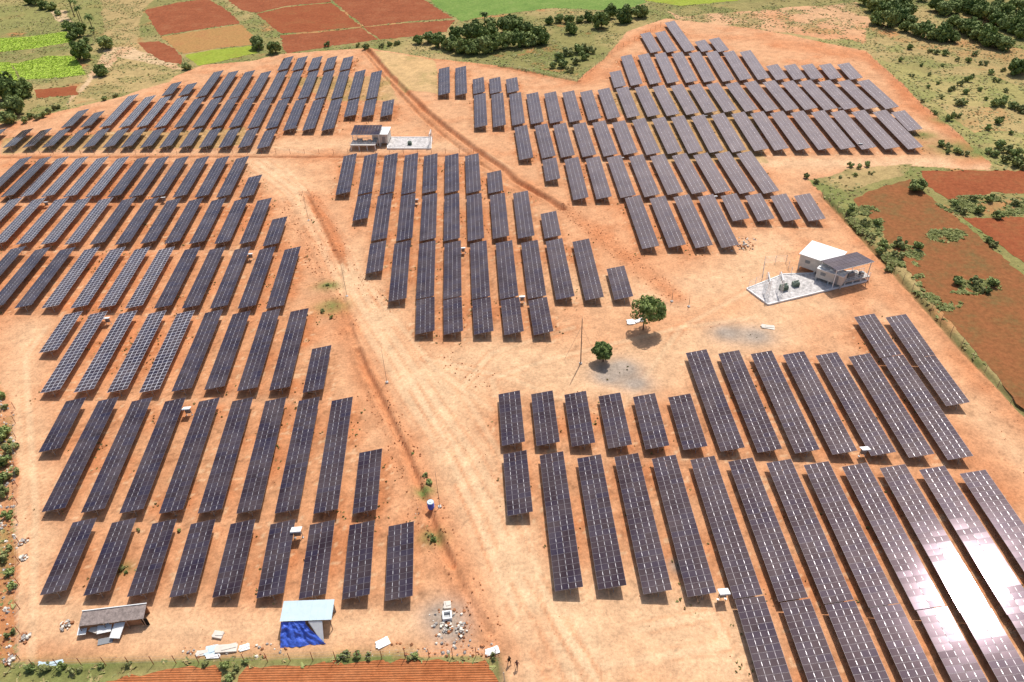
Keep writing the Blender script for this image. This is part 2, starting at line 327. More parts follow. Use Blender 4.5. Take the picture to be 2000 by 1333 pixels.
for p, wd, k in (([(830, 770), (960, 700), (1150, 740), (1320, 700), (1500, 640)], 7, .5), ([(1120, 560), (1300, 580), (1440, 540), (1500, 480)], 6, .5), ([(1050, 1230), (1250, 1210), (1400, 1260)], 8, .6),
                 ([(60, 640), (40, 760), (55, 1000), (60, 1200), (400, 1230), (800, 1220)], 2.5, .55), ([(500, 300), (0, 296)], 1.6, .5), ([(520, 282), (900, 285)], 3, .4), ([(1480, 318), (1800, 318), (1900, 322)], 3, .6),
                 ([(1620, 383), (1720, 360), (1790, 336)], 1.8, 1), ([(1700, 200), (1740, 235), (1790, 250)], 2, .7), ([(1500, 590), (1700, 600), (1850, 760), (1980, 900)], 3, .5)):
    mixc(PALE, sm(dline(X, Y, p), wd, 1.5) * k * (.6 + .8 * n2))
mixc(ORANGE * .95, inpoly(QX, QY, [(596, 376), (650, 435), (672, 480), (684, 520), (664, 514), (640, 470)]) * (.35 + .9 * n3))
# wheel ruts
for p in ([(1180, 1345), (1090, 1220), (1030, 1060), (985, 900), (900, 760), (960, 690), (1120, 640)], [(1040, 1345), (1000, 1180), (930, 1010), (860, 850), (800, 740)], [(1480, 560), (1330, 640), (1200, 820), (1000, 740), (830, 700)], [(1000, 860), (960, 740), (1080, 700), (1330, 640), (1480, 620)], [(60, 1345), (70, 1000), (50, 700), (90, 640)], [(1240, 1230), (1390, 1200), (1420, 1260), (1180, 1300)], [(560, 330), (640, 420), (720, 560), (850, 720), (960, 800)], [(520, 285), (700, 318), (950, 300), (1000, 330)]):
    d_ = dline(X, Y, p); mixc(ORANGE * 1.02, (np.exp(-((d_ - .9) / .22) ** 2)) * .5 * np.clip((n2 - .3) * 3, 0, 1)); mixc(PALE, np.exp(-(d_ / .6) ** 2) * .4)
for off in (-1.0, 1.0):
    mixc(ORANGE * 1.05, np.exp(-((dT - 1.1 - off * .0 - (off > 0) * 2.2) / .3) ** 2) * .45 * (n2 > .42))
# red banks and fire breaks
BR = [([(1690, 108), (1740, 152), (1800, 215), (1870, 268), (1925, 308), (1880, 318)], 2.6, .8), ([(1605, 375), (1690, 470), (1790, 585), (1890, 700), (2020, 840)], 2.6, .65),
      ([(662, 600), (690, 680), (730, 750), (790, 860), (842, 990), (880, 1090), (930, 1190), (985, 1270)], 2.6, .75), ([(605, 380), (640, 430), (665, 500)], 2.0, .8), ([(560, 400), (600, 470), (640, 560), (680, 640)], 1.6, .5),
      ([(718, 97), (760, 150), (830, 222), (870, 255), (930, 300), (985, 337), (1040, 372), (1105, 410), (1160, 450), (1230, 510), (1320, 580)], 2.4, .7), ([(850, 112), (1000, 133), (1130, 160), (1195, 100), (1290, 50)], 2.6, .7),
      ([(-80, 308), (400, 306), (680, 306), (930, 304)], .9, .9), ([(1330, 70), (1480, 75), (1690, 105)], 3, .5), ([(1050, 1215), (1075, 1330)], 1.1, .6), ([(1160, 158), (1260, 110)], 4, .5),
      ([(1640, 560), (1760, 700)], 3, .5), ([(1880, 860), (1960, 960)], 5, .55), ([(1520, 90), (1700, 112)], 4, .5), ([(640, 300), (690, 330)], 3, .4)]
for p, wd, k in BR: mixc(ORANGE if k < .78 else RED * .6 + ORANGE * .5, sm(dline(X, Y, p), wd, .9) * k * (.55 + .9 * n2))
for (cx, cy, r) in ((1425, 652, 3), (1475, 657, 3), (1215, 722, 3.2), (1240, 750, 2.5), (1190, 735, 2.5), (865, 1200, 2.6), (880, 1230, 2), (1330, 1105, 1.3)):
    g = at(cx, cy); mixc(GREY * 1.0, np.exp(-((X - g.x) ** 2 / (r * r * 1.6) + (Y - g.y) ** 2 / (r * r))) * (.7 + .9 * n2))
# vegetated land round the site
def zone(P, base, cols, k=1.0, soft=None):
    mk = inpoly(QX, QY, P) * k; mixc(base, mk)
    for c, nn, th, kk in cols: mixc(c, mk * np.clip((nn - th) * 6, 0, 1) * kk)
    return mk > .5
G = np.zeros(X.shape, bool)
SITE = [(-400, 255), (0, 243), (100, 222), (235, 190), (345, 148), (395, 128), (500, 118), (548, 106), (718, 94), (845, 114), (1000, 133), (1128, 158), (1185, 110), (1225, 62), (1300, 36), (1500, 60), (1690, 100), (1740, 140), (1800, 205), (1870, 258), (1935, 305), (1935, 332), (1770, 325),
        (1580, 352), (1610, 382), (1700, 478), (1800, 590), (1900, 702), (2500, 1380), (2500, 2600), (975, 2600), (972, 1283), (520, 1287), (300, 1291), (60, 1300), (34, 1290), (30, 1000), (26, 850), (0, 745), (-400, 500)]
outside = ~inpoly(PX + jx * .35, PY + jy * .35, SITE)
G |= outside
mixc(OLIVE, outside * 1.0); mixc(TAN, outside * np.clip((n1 - .42) * 5, 0, 1) * .75); mixc(GREEN * 1.3, outside * np.clip((n2 - .48) * 5, 0, 1) * .6); mixc(ORANGE, outside * np.clip((fbm(X, Y, 14, 77) - .58) * 7, 0, 1) * .6)
zone([(-400, -200), (300, -200), (260, 70), (150, 60), (0, 65), (-400, 80)], OLIVE * .8 + GREEN * .4, [(TAN, n1, .5, .6)], .8)
zone([(180, -100), (440, -100), (280, 15), (270, 80), (340, 120), (210, 100)], TAN, [(OLIVE, n2, .5, .6), (ORANGE, n1, .55, .4)], .9)
zone([(200, 110), (360, 130), (330, 160), (200, 190), (120, 210)], TAN * 1.05, [(OLIVE, n2, .45, .7)], .8)
zone([(210, 95), (250, 92), (340, 118), (355, 135), (290, 125), (235, 112), (190, 150), (150, 190), (120, 210), (160, 170)], PALE * .85, [(ORANGE, n2, .5, .4)], .8)
zone([(100, 22), (130, 22), (145, 50), (110, 40)], PALE * .9, [], .8)
zone([(900, 40), (1260, 15), (1225, 60), (1180, 115), (1128, 150), (1000, 120), (860, 95)], OLIVE, [(TAN, n1, .45, .6), (GREEN, n2, .5, .7), (ORANGE, n2, .62, .6)])
zone([(1300, 20), (1660, -10), (1700, 40), (1690, 85), (1500, 60), (1320, 38)], SAND * .95, [(OLIVE, n2, .5, .75), (ORANGE, n1, .5, .5)], .9)
zone([(1250, 5), (1700, -20), (1680, 5), (1330, 32)], OLIVE, [(GREEN, n2, .5, .6), (ORANGE, n1, .6, .5)], .9)
zone([(1740, 80), (1860, 105), (1990, 170), (2100, 160), (2100, 120), (1960, 90), (1800, 40)], TAN, [(ORANGE, n2, .5, .5)], .6)
zone([(1700, 110), (1790, 140), (2100, 180), (2200, 330), (1940, 320), (1860, 250), (1770, 175)], OLIVE * 1.1 + TAN * .12, [(TAN, n1, .55, .4), (GREEN * 1.4, n2, .48, .5)])
zone([(1830, 205), (2100, 222), (2150, 250), (1900, 260)], TAN * .9 + OLIVE * .1, [(ORANGE, n2, .5, .35)], .8)
zone([(-60, 690), (0, 745), (26, 800), (31, 900), (36, 1290), (-60, 1300)], ORANGE, [(OLIVE, n2, .52, .7), (SAND, n1, .5, .5)], .8)
dr = zone([(730, 98), (850, 116), (860, 185), (790, 175)], TAN * 1.25, [(OLIVE, n2, .5, .6)], .7)
zone([(560, 150), (760, 150), (775, 195), (640, 200)], TAN * 1.1, [(OLIVE, n2, .48, .8)], .55)
zone([(1180, 175), (1460, 175), (1500, 320), (1300, 320)], OLIVE * 1.2, [(TAN, n2, .4, .8)], .35)
zone([(0, 270), (480, 250), (480, 285), (0, 300)], OLIVE * 1.3, [(TAN, n2, .4, .8)], .4)
zone([(1590, 352), (1660, 330), (1780, 320), (1770, 345), (1650, 372)], TAN, [(OLIVE, n2, .42, .8), (ORANGE, n1, .5, .5)], .9)
for (cx, cy, r) in ((1860, 290, 5), (1800, 265, 3), (1905, 300, 3), (1850, 235, 3), (830, 960, 1.2), (845, 1050, 1.4), (240, 1110, 1.1), (640, 560, 2), (650, 600, 2.5), (1100, 110, 8)):
    g = at(cx, cy); mixc(GREEN * .9 + OLIVE * .2, np.exp(-((X - g.x) ** 2 / (r * r * 2) + (Y - g.y) ** 2 / (r * r))) * (.3 + 1.1 * n3))
mixc(DKG, sm(dline(X, Y, [(1612, 385), (1700, 480), (1800, 590), (1900, 702), (2050, 850)]), .6, .35) * .85)
mixc(GREEN, sm(dline(X, Y, [(34, 1305), (300, 1299), (520, 1293), (640, 1290), (800, 1284)]), .8, .5) * (.3 + .9 * n2))
mixc(DKG, sm(dline(X, Y, [(970, 1285), (985, 1345)]), .5, .3) * .8)
# small scale clods and tone
tone = 1 + (n3 - .5) * .34 + (n4 - .5) * .24 + (n1 - .5) * .16
C *= tone[..., None]; sp = (vnoise(X, Y, .7, 91) > .93) & (n2 > .45); C[sp] *= .72
sp = (TB > .3) & (vnoise(X, Y, .55, 95) > .80); C[sp] *= .74; sp = (TB > .3) & (vnoise(X, Y, .8, 97) > .84); C[sp] = C[sp] * .5 + np.array(PALE) * .5
# relief: ditches with low banks, ruts, rough ground
Z = (n3 - .5) * .10 + (n4 - .5) * .05 + (n2 - .5) * .12
def ditch(pts, w, dep, bank=.22):
    global Z
    d = dline(X, Y, pts); dw = d + (n3 - .5) * .5; Z = Z - dep * sm(dw, w, .13) + bank * (.3 + 1.4 * n3) * np.exp(-((d - w * 2.2) / (w * .8)) ** 2)
ditch([(718, 97), (760, 146), (830, 215), (870, 248), (930, 293), (985, 330), (1005, 352), (1040, 372), (1070, 388), (1100, 408)], .7, 1.3)
ditch([(712, 103), (750, 150), (820, 226), (862, 262), (925, 310), (975, 345)], .35, .7, .15)
ditch([(662, 512), (668, 570), (682, 630), (699, 685)], .35, .35, .2)
ditch([(699, 685), (712, 720), (735, 765), (790, 880), (832, 985), (850, 1040), (882, 1105)], .5, .85, .3)
ditch([(882, 1105), (930, 1195), (960, 1240)], .35, .35, .25)
ditch([(-80, 309), (400, 307), (680, 307), (930, 305)], .35, .7, .1)
ditch([(975, 130), (1060, 146), (1130, 160)], .6, .6, .2)
ditch([(1608, 383), (1700, 482), (1800, 592), (1900, 704), (2040, 845)], .6, .5, .25)
ditch([(598, 378), (640, 470), (662, 512)], .5, .3, .25)
ditch([(575, 395), (610, 470), (640, 560), (690, 640)], .8, -.25, .1)
edge = np.minimum(np.minimum(X - gx[0], gx[-1] - X), np.minimum(Y - gy[0], gy[-1] - Y)); Z *= np.clip(edge / 6, 0, 1)
FIELDS = [  # (outline in the photo, kind)
 ([(282, 20), (345, 6), (405, -2), (440, 18), (470, 46), (390, 58), (312, 70)], 'red', 'red ploughed field beyond the upper left tables, above the ochre plot'),
 ([(314, 72), (392, 60), (470, 48), (497, 72), (492, 88), (420, 95), (357, 106)], 'ochre', 'ochre brown plot below the small red ploughed field'),
 ([(359, 108), (420, 97), (492, 90), (503, 104), (440, 118), (388, 129)], 'lime', 'yellow green crop strip beside the ochre plot'),
 ([(268, 84), (308, 81), (335, 92), (356, 112), (352, 126), (318, 120), (290, 104)], 'red', 'small wedge of red soil between scrub and ochre plot'),
 ([(436, -6), (628, -20), (648, 4), (560, 12), (500, 26), (470, 20)], 'red', 'red field strip at the top edge, left of the widest red field'),
 ([(500, 28), (560, 14), (648, 6), (706, 52), (610, 62), (548, 66)], 'redb', 'brownish red field left of the diagonal path'),
 ([(650, 3), (640, -24), (790, -30), (832, 2), (884, 36), (800, 42), (712, 52)], 'red', 'wide red field below the green meadow'),
 ([(548, 69), (612, 65), (706, 55), (738, 78), (640, 92), (558, 105)], 'red', 'red field right above the tallest upper left tables'),
 ([(710, 54), (802, 45), (888, 40), (872, 62), (800, 72), (742, 78)], 'red', 'red field touching the dark grove'),
 ([(822, -30), (1240, -30), (1262, 6), (1212, 22), (1080, 16), (960, 30), (902, 42), (850, 12)], 'green', 'large smooth green meadow at the top'),
 ([(1256, -30), (1500, -30), (1440, 2), (1330, 12), (1262, 2)], 'lime', 'bright green crop right of the dirt path at the top'),
 ([(-60, 78), (60, 72), (128, 62), (142, 82), (60, 96), (-60, 108)], 'crop', 'leafy green crop plot, farther of two at the left'),
 ([(36, 124), (92, 110), (146, 110), (168, 146), (120, 152), (44, 156), (22, 124)], 'crop', 'leafy bright green crop plot with pointed right end'),
 ([(-60, 124), (18, 122), (38, 158), (-60, 164)], 'crop', 'leafy bright green crop corner at the left edge'),
 ([(68, 176), (150, 168), (152, 186), (72, 192)], 'redb', 'short strip of bare red soil above the dark shrubs'),
 ([(1662, 388), (1720, 366), (1776, 350), (1796, 366), (1840, 404), (1900, 452), (2000, 540), (2120, 640), (2120, 980), (2010, 812), (1880, 660), (1830, 600), (1766, 520), (1720, 450)], 'brown', 'largest red brown fallow field along the right fence'),
 ([(1800, 334), (2120, 334), (2120, 385), (1940, 376), (1862, 396), (1806, 360)], 'redb', 'red brown field at the right edge above the weedy strip'),
 ([(1880, 426), (2120, 424), (2120, 600), (1990, 506), (1920, 456)], 'redb', 'red brown field at the right edge below the weedy strip'),
 ([(488, 1302), (700, 1294), (945, 1291), (970, 1312), (992, 1420), (410, 1420), (470, 1325)], 'plough', 'orange ploughed field with fine furrows below the post fence'),
 ([(200, 1336), (330, 1304), (424, 1299), (434, 1318), (400, 1420), (60, 1420)], 'plough', 'small ploughed patch left of the weedy gap'),
]
fm = np.zeros(X.shape, bool)
for P, k, l in FIELDS: fm |= inpoly(PX, PY, P)
Z[fm] = np.minimum(Z[fm], -.02)
far = outside & ~fm; Z[far] = np.minimum(Z[far], .12)
V = np.stack([X.ravel(), Y.ravel(), Z.ravel()], 1)
idx = np.arange(nx * ny).reshape(nx, ny)
F = np.stack([idx[:-1, :-1], idx[1:, :-1], idx[1:, 1:], idx[:-1, 1:]], -1).reshape(-1, 4)
fT = (dT[:-1, :-1] < 4.6).ravel()
CC = np.concatenate([np.clip(C.reshape(-1, 3), 0, 1), np.ones((nx * ny, 1))], 1)
def ground_mat():
    M = bpy.data.materials.new('soil'); M.use_nodes = True; t = M.node_tree; b = t.nodes['Principled BSDF']
    a = t.nodes.new('ShaderNodeAttribute'); a.attribute_name = 'soil_colour'
    g = t.nodes.new('ShaderNodeNewGeometry')
    n = t.nodes.new('ShaderNodeTexNoise'); n.inputs['Scale'].default_value = 1.9; n.inputs['Detail'].default_value = 8; n.inputs['Roughness'].default_value = .75
    t.links.new(g.outputs['Position'], n.inputs['Vector'])
    r = t.nodes.new('ShaderNodeMapRange'); r.inputs['From Min'].default_value = .3; r.inputs['From Max'].default_value = .7; r.inputs['To Min'].default_value = .66; r.inputs['To Max'].default_value = 1.26
    t.links.new(n.outputs['Fac'], r.inputs['Value'])
    n2_ = t.nodes.new('ShaderNodeTexNoise'); n2_.inputs['Scale'].default_value = 5.0; n2_.inputs['Detail'].default_value = 3; t.links.new(g.outputs['Position'], n2_.inputs['Vector'])
    r2 = t.nodes.new('ShaderNodeMapRange'); r2.inputs['From Min'].default_value = .62; r2.inputs['From Max'].default_value = .72; r2.inputs['To Min'].default_value = 1; r2.inputs['To Max'].default_value = .70
    t.links.new(n2_.outputs['Fac'], r2.inputs['Value'])
    mm = t.nodes.new('ShaderNodeMath'); mm.operation = 'MULTIPLY'; t.links.new(r.outputs[0], mm.inputs[0]); t.links.new(r2.outputs[0], mm.inputs[1])
    v = t.nodes.new('ShaderNodeVectorMath'); v.operation = 'SCALE'; t.links.new(a.outputs['Color'], v.inputs[0]); t.links.new(mm.outputs[0], v.inputs['Scale']); t.links.new(v.outputs[0], b.inputs['Base Color'])
    bp = t.nodes.new('ShaderNodeBump'); bp.inputs['Strength'].default_value = .5; bp.inputs['Distance'].default_value = .15; t.links.new(n.outputs['Fac'], bp.inputs['Height']); t.links.new(bp.outputs[0], b.inputs['Normal'])
    b.inputs['Roughness'].default_value = .95; b.inputs['Specular IOR Level'].default_value = .1
    return M
SOIL = ground_mat()
def grid_obj(name, faces, extra=None):
    used = np.unique(faces); re = np.full(nx * ny, -1); re[used] = np.arange(len(used)); vv = V[used]; ff = re[faces]; cc = CC[used]
    if extra:
        ev, ef, ec = extra; ff = np.concatenate([ff, np.array(ef) + len(vv)]); vv = np.concatenate([vv, ev]); cc = np.concatenate([cc, ec])
    me = bpy.data.meshes.new(name); me.vertices.add(len(vv)); me.vertices.foreach_set('co', vv.astype(np.float32).ravel())
    me.loops.add(len(ff) * 4); me.loops.foreach_set('vertex_index', ff.astype(np.int32).ravel())
    me.polygons.add(len(ff)); me.polygons.foreach_set('loop_start', np.arange(0, len(ff) * 4, 4, dtype=np.int32)); me.polygons.foreach_set('loop_total', np.full(len(ff), 4, dtype=np.int32)); me.polygons.foreach_set('use_smooth', np.ones(len(ff), bool))
    me.update(calc_edges=True); a = me.color_attributes.new('soil_colour', 'FLOAT_COLOR', 'POINT'); a.data.foreach_set('color', cc.astype(np.float32).ravel())
    me.materials.append(SOIL); o = link(name, me); o['kind'] = 'structure'; return o
x0, x1, y0, y1, B = gx[0], gx[-1], gy[0], gy[-1], 6000
ev = np.array([(-B, -B, 0), (B, -B, 0), (B, B, 0), (-B, B, 0), (x0, y0, 0), (x1, y0, 0), (x1, y1, 0), (x0, y1, 0)], float); ef = [(0, 1, 5, 4), (1, 2, 6, 5), (2, 3, 7, 6), (3, 0, 4, 7)]
ec = np.tile(np.array([.26, .21, .09, 1.0]), (8, 1))
grid_obj('ground', F[~fT], (ev, ef, ec)); grid_obj('dirt_road', F[fT])
# ------------------------------------------------------------------ farmland sheets
def field_mat(name, c0, c1, c2, fur=0, ang=0, fs=2.0, k=.25):
    M = bpy.data.materials.new(name); M.use_nodes = True; t = M.node_tree; b = t.nodes['Principled BSDF']; b.inputs['Roughness'].default_value = .95; b.inputs['Specular IOR Level'].default_value = .1
    g = t.nodes.new('ShaderNodeNewGeometry'); n = t.nodes.new('ShaderNodeTexNoise'); n.inputs['Scale'].default_value = .12; n.inputs['Detail'].default_value = 12; n.inputs['Roughness'].default_value = .8
    t.links.new(g.outputs['Position'], n.inputs['Vector'])
    r = t.nodes.new('ShaderNodeValToRGB'); e = r.color_ramp.elements; e[0].position = .32; e[0].color = (*c0, 1); e[1].position = .68; e[1].color = (*c2, 1); x = e.new(.5); x.color = (*c1, 1)
    t.links.new(n.outputs['Fac'], r.inputs[0]); out = r.outputs[0]
    if fur:
        mp = t.nodes.new('ShaderNodeMapping'); mp.inputs['Rotation'].default_value = (0, 0, ang); t.links.new(g.outputs['Position'], mp.inputs[0])
        wv = t.nodes.new('ShaderNodeTexWave'); wv.bands_direction = 'Y'; wv.inputs['Scale'].default_value = fs; wv.inputs['Distortion'].default_value = 1.2; wv.inputs['Detail'].default_value = 3; wv.inputs['Detail Scale'].default_value = 1.5
        t.links.new(mp.outputs[0], wv.inputs[0]); mr = t.nodes.new('ShaderNodeMapRange'); mr.inputs['To Min'].default_value = 1 - k; mr.inputs['To Max'].default_value = 1 + k * .6; t.links.new(wv.outputs['Fac'], mr.inputs['Value'])
        v = t.nodes.new('ShaderNodeVectorMath'); v.operation = 'SCALE'; t.links.new(out, v.inputs[0]); t.links.new(mr.outputs[0], v.inputs['Scale']); out = v.outputs[0]
        bp = t.nodes.new('ShaderNodeBump'); bp.inputs['Strength'].default_value = .6; bp.inputs['Distance'].default_value = .2; t.links.new(wv.outputs['Fac'], bp.inputs['Height']); t.links.new(bp.outputs[0], b.inputs['Normal'])
    m2 = t.nodes.new('ShaderNodeTexNoise'); m2.inputs['Scale'].default_value = .9; m2.inputs['Detail'].default_value = 8; m2.inputs['Roughness'].default_value = .8; t.links.new(g.outputs['Position'], m2.inputs['Vector'])
    q = t.nodes.new('ShaderNodeMapRange'); q.inputs['From Min'].default_value = .35; q.inputs['From Max'].default_value = .65; q.inputs['To Min'].default_value = .72; q.inputs['To Max'].default_value = 1.25; t.links.new(m2.outputs['Fac'], q.inputs['Value'])
    v2 = t.nodes.new('ShaderNodeVectorMath'); v2.operation = 'SCALE'; t.links.new(out, v2.inputs[0]); t.links.new(q.outputs[0], v2.inputs['Scale']); out = v2.outputs[0]
    t.links.new(out, b.inputs['Base Color']); return M
FM = {'red': field_mat('red_soil', (.22, .072, .032), (.29, .088, .038), (.33, .13, .06), 1, .1, .35, .07), 'redb': field_mat('red_brown_soil', (.22, .062, .024), (.28, .082, .033), (.27, .11, .042)),
      'brown': field_mat('fallow_soil', (.16, .12, .045), (.24, .10, .038), (.29, .105, .042)), 'ochre': field_mat('ochre_soil', (.34, .20, .07), (.40, .22, .08), (.38, .17, .07), 1, .1, .35, .08),
      'lime': field_mat('young_crop', (.28, .26, .045), (.27, .33, .04), (.33, .36, .06), 1, .1, .3, .1), 'green': field_mat('meadow_grass', (.12, .20, .045), (.16, .25, .055), (.22, .29, .08), 1, .1, .2, .08),
      'crop': field_mat('leafy_crop', (.24, .36, .035), (.32, .46, .05), (.38, .48, .07)), 'plough': field_mat('furrowed_soil', (.36, .11, .04), (.42, .145, .055), (.48, .19, .08), 1, .02, .95, .22)}
NAME = {'red': 'ploughed_field', 'redb': 'ploughed_field', 'brown': 'fallow_field', 'ochre': 'ochre_field', 'lime': 'crop_field', 'green': 'meadow', 'crop': 'crop_field', 'plough': 'ploughed_field'}
for fi, (P, k, l) in enumerate(FIELDS):
    W = [at(*p) for p in P]; pts = []; R = random.Random(fi)
    for a, b in zip(W, W[1:] + W[:1]):
        s = max(1, int((b - a).length / 1.5))
        for j in range(s):
            q = a.lerp(b, j / s); am = .5 if k != 'crop' else .35; pts.append((q.x + R.uniform(-am, am), q.y + R.uniform(-am, am), .02))
    me = bpy.data.meshes.new(NAME[k]); me.from_pydata(pts, [], [tuple(range(len(pts)))]); me.materials.append(FM[k]); o = link(NAME[k], me); o['kind'] = 'structure'
    if me.polygons[0].normal.z < 0: me.flip_normals()
# ------------------------------------------------------------------ vegetation
def leaf_mat(name, c0, c1, sc=.7):
    M = bpy.data.materials.new(name); M.use_nodes = True; t = M.node_tree; b = t.nodes['Principled BSDF']
    oi = t.nodes.new('ShaderNodeObjectInfo'); g = t.nodes.new('ShaderNodeNewGeometry'); n = t.nodes.new('ShaderNodeTexNoise'); n.inputs['Scale'].default_value = sc; n.inputs['Detail'].default_value = 4
    t.links.new(g.outputs['Position'], n.inputs['Vector'])
    ad = t.nodes.new('ShaderNodeMath'); ad.operation = 'MULTIPLY_ADD'; ad.inputs[1].default_value = .25; t.links.new(oi.outputs['Random'], ad.inputs[0]); t.links.new(n.outputs['Fac'], ad.inputs[2])
    r = t.nodes.new('ShaderNodeValToRGB'); e = r.color_ramp.elements; e[0].position = .42; e[0].color = (*c0, 1); e[1].position = .85; e[1].color = (*c1, 1)
    t.links.new(ad.outputs[0], r.inputs[0]); t.links.new(r.outputs[0], b.inputs['Base Color']); b.inputs['Roughness'].default_value = .7; b.inputs['Specular IOR Level'].default_value = .25
    return M
LEAF = leaf_mat('tree_leaves', (.15, .20, .06), (.36, .42, .14)); LEAFD = leaf_mat('deep_green_leaves', (.10, .155, .04), (.26, .32, .09), 1.2); LEAFS = leaf_mat('scrub_leaves', (.18, .205, .07), (.33, .34, .13)); BARK = mat('bark', (.16, .11, .08), .9, .1, 0, .3, 3)
DRY = leaf_mat('dry_leaves', (.30, .24, .10), (.44, .35, .15)); LEAFG = leaf_mat('grass_blades', (.22, .24, .08), (.34, .36, .12))
def crown_mesh(seed, rx, ry, rz, z0, nclump, nleaf, ls, m):
    R = random.Random(seed); mb = MB(); cl = []
    for i in range(nclump):
        while True:
            p = Vector((R.uniform(-1, 1), R.uniform(-1, 1), R.uniform(-1, 1)))
            if p.length < 1: break
        p = p * .86; r = R.uniform(.20, .40) * min(rx, ry, rz * 1.4)
        cl.append((Vector((p.x * rx, p.y * ry, z0 + p.z * rz)), r))
    for i in range(nleaf):
        c, r = cl[R.randrange(nclump)]; d = Vector((R.gauss(0, 1), R.gauss(0, 1), R.gauss(0, 1) + .25)).normalized(); q = c + d * r * R.uniform(.7, 1.12)
        nrm = (d + Vector((R.gauss(0, .5), R.gauss(0, .5), R.gauss(0, .4)))).normalized(); a = nrm.orthogonal().normalized(); b = nrm.cross(a); an = R.uniform(0, 6.28)
        a, b = a * math.cos(an) + b * math.sin(an), b * math.cos(an) - a * math.sin(an); s = ls * R.uniform(.6, 1.3)
        mb.quad(q - a * s - b * s * .2, q - b * s * .7, q + a * s + b * s * .15, q + b * s * .7)
    return mb.mesh('crown', m)
def trunk_mesh(seed, h, r, spread, n=5):
    R = random.Random(seed); mb = MB(); mb.tube((0, 0, -.1), (R.uniform(-.1, .1), 0, h * .5), r, r * .75, 7)
    for i in range(n):
        a = 6.28 * i / n + R.uniform(-.4, .4); q = Vector((math.cos(a) * spread * .45, math.sin(a) * spread * .45, h * .5 + h * R.uniform(.25, .45)))
        mb.tube((0, 0, h * R.uniform(.38, .5)), q, r * .5, r * .25, 5); mb.tube(q, q + Vector((math.cos(a + .5) * spread * .35, math.sin(a + .5) * spread * .35, h * .3)), r * .25, r * .08, 4)
    return mb.mesh('trunk', BARK, True)
# the two trees standing in the open yard
def yard_tree(px, py, rx, ry, rz, h, seed, lab, off=(0, 0)):
    g = at(px, py); t = empty('tree', g, 0, lab, 'tree')
    link('trunk', trunk_mesh(seed, h * 1.05, .16, rx), t); link('crown', crown_mesh(seed, rx, ry, rz, h, 30, 4800, .24, LEAFD), t, (off[0], off[1], 0))
yard_tree(1256, 644, 3.6, 3.2, 2.3, 4.9, 5, 'larger of two dark green trees on the bare sand, with white slabs behind its trunk', (.5, 0))
yard_tree(1178, 706, 2.1, 2.0, 1.35, 2.7, 9, 'smaller dark green tree beside the tall pole and the grey gravel patch')
TV = [(trunk_mesh(40 + i, 3.2, .2, 3), crown_mesh(60 + i, 3.6, 3.4, 2.4 + .3 * (i % 3), 3.0, 26, 2600, .42, LEAF if i % 2 else LEAFD)) for i in range(5)]
SV = [(trunk_mesh(80 + i, .9, .06, 1.0), crown_mesh(90 + i, 1.25, 1.2, .8, .75, 9, 420, .24, LEAFS if i % 2 else LEAF)) for i in range(4)]
def put(name, var, px, py, s, lab, cat, grp, R, sx=1.0):
    tm, cm = var; t = empty(name, at(px, py), R.uniform(0, 6.28), lab, cat, grp); k = s * R.uniform(.9, 1.1); t.scale = (k * sx, k, k * R.uniform(.85, 1.1)); link('trunk', tm, t); link('crown', cm, t)
def grove(name, spots, lab, grp, s0, cat='tree', V_=TV):
    R = random.Random(len(spots) * 3 + 1)
    for i, sp in enumerate(spots):
        px, py = sp[:2]; s = sp[2] if len(sp) > 2 else 1
        put(name, V_[i % len(V_)], px, py, s0 * s, lab, cat, grp, R)
grove('tree', [(818, 86, .7), (838, 84, .8), (858, 92, .9), (880, 98, 1.1), (902, 103, 1.1), (925, 106, 1.2), (948, 104, 1.1), (890, 78, .9), (915, 76, 1), (940, 80, 1.2), (968, 98, 1.1), (990, 94, 1), (1012, 92, 1.1), (1035, 90, 1.1), (1056, 86, 1), (960, 72, 1), (985, 66, 1.1), (1010, 62, 1), (1030, 66, .9), (1048, 72, .9), (930, 62, .8), (958, 55, .8), (1000, 50, .8)],
      'dark green tree in the dense grove below the large green meadow', 'trees of the grove below the meadow', .95)
grove('tree', [(1072, 48, .7), (1092, 45, .7), (1112, 46, .8), (1132, 44, .7), (1150, 42, .8)], 'green tree in the row along the lower edge of the meadow', 'trees along the lower edge of the meadow', .85)
for (x, y, s, l) in ((1174, 55, 1.1, 'bright green bushy tree right below the end of the meadow tree row'), (1116, 66, .75, 'small lone green tree on the scrub between grove and dirt path'), (1222, 44, 1.15, 'broad green tree nearer the grove of the pair by the dirt path'), (1250, 34, 1.0, 'upper right tree of the pair by the dirt path'),
                     (1190, 36, .9, 'green tree at the right end of the meadow, touching the path pair')):
    put('tree', TV[(x // 7) % 5], x, y, s, l, 'tree', None, random.Random(x))
grove('bush', [(1090, 118, 1.5), (1108, 108, 1.7), (1128, 104, 1.6), (1146, 100, 1.5), (1100, 132, 1.5), (1122, 126, 1.5), (1140, 116, 1.4), (1112, 142, 1.1), (1080, 134, 1.1), (1158, 104, 1.0)], 'low grey green bush in the patch above the sandy corner', 'bushes of the patch above the sandy corner', 1.3, 'bush', SV)
grove('tree', [(1690, 10), (1705, 22), (1722, 32), (1742, 26), (1760, 18), (1712, 48, 1.1), (1732, 54, 1.1), (1752, 46, 1), (1772, 30, .9), (1700, 2, .9), (1730, 6, 1)], 'round green tree in the cluster nearest the bare scrubland', 'trees of the top right cluster nearest the scrubland', 1.05)
grove('tree', [(1768, 62), (1786, 68, 1), (1804, 74, 1.05), (1822, 78), (1840, 80, 1.05), (1858, 82, .95), (1776, 50, .8)], 'green tree in the lowest hedge-like row at top right', 'trees of the lowest top right row', .92)
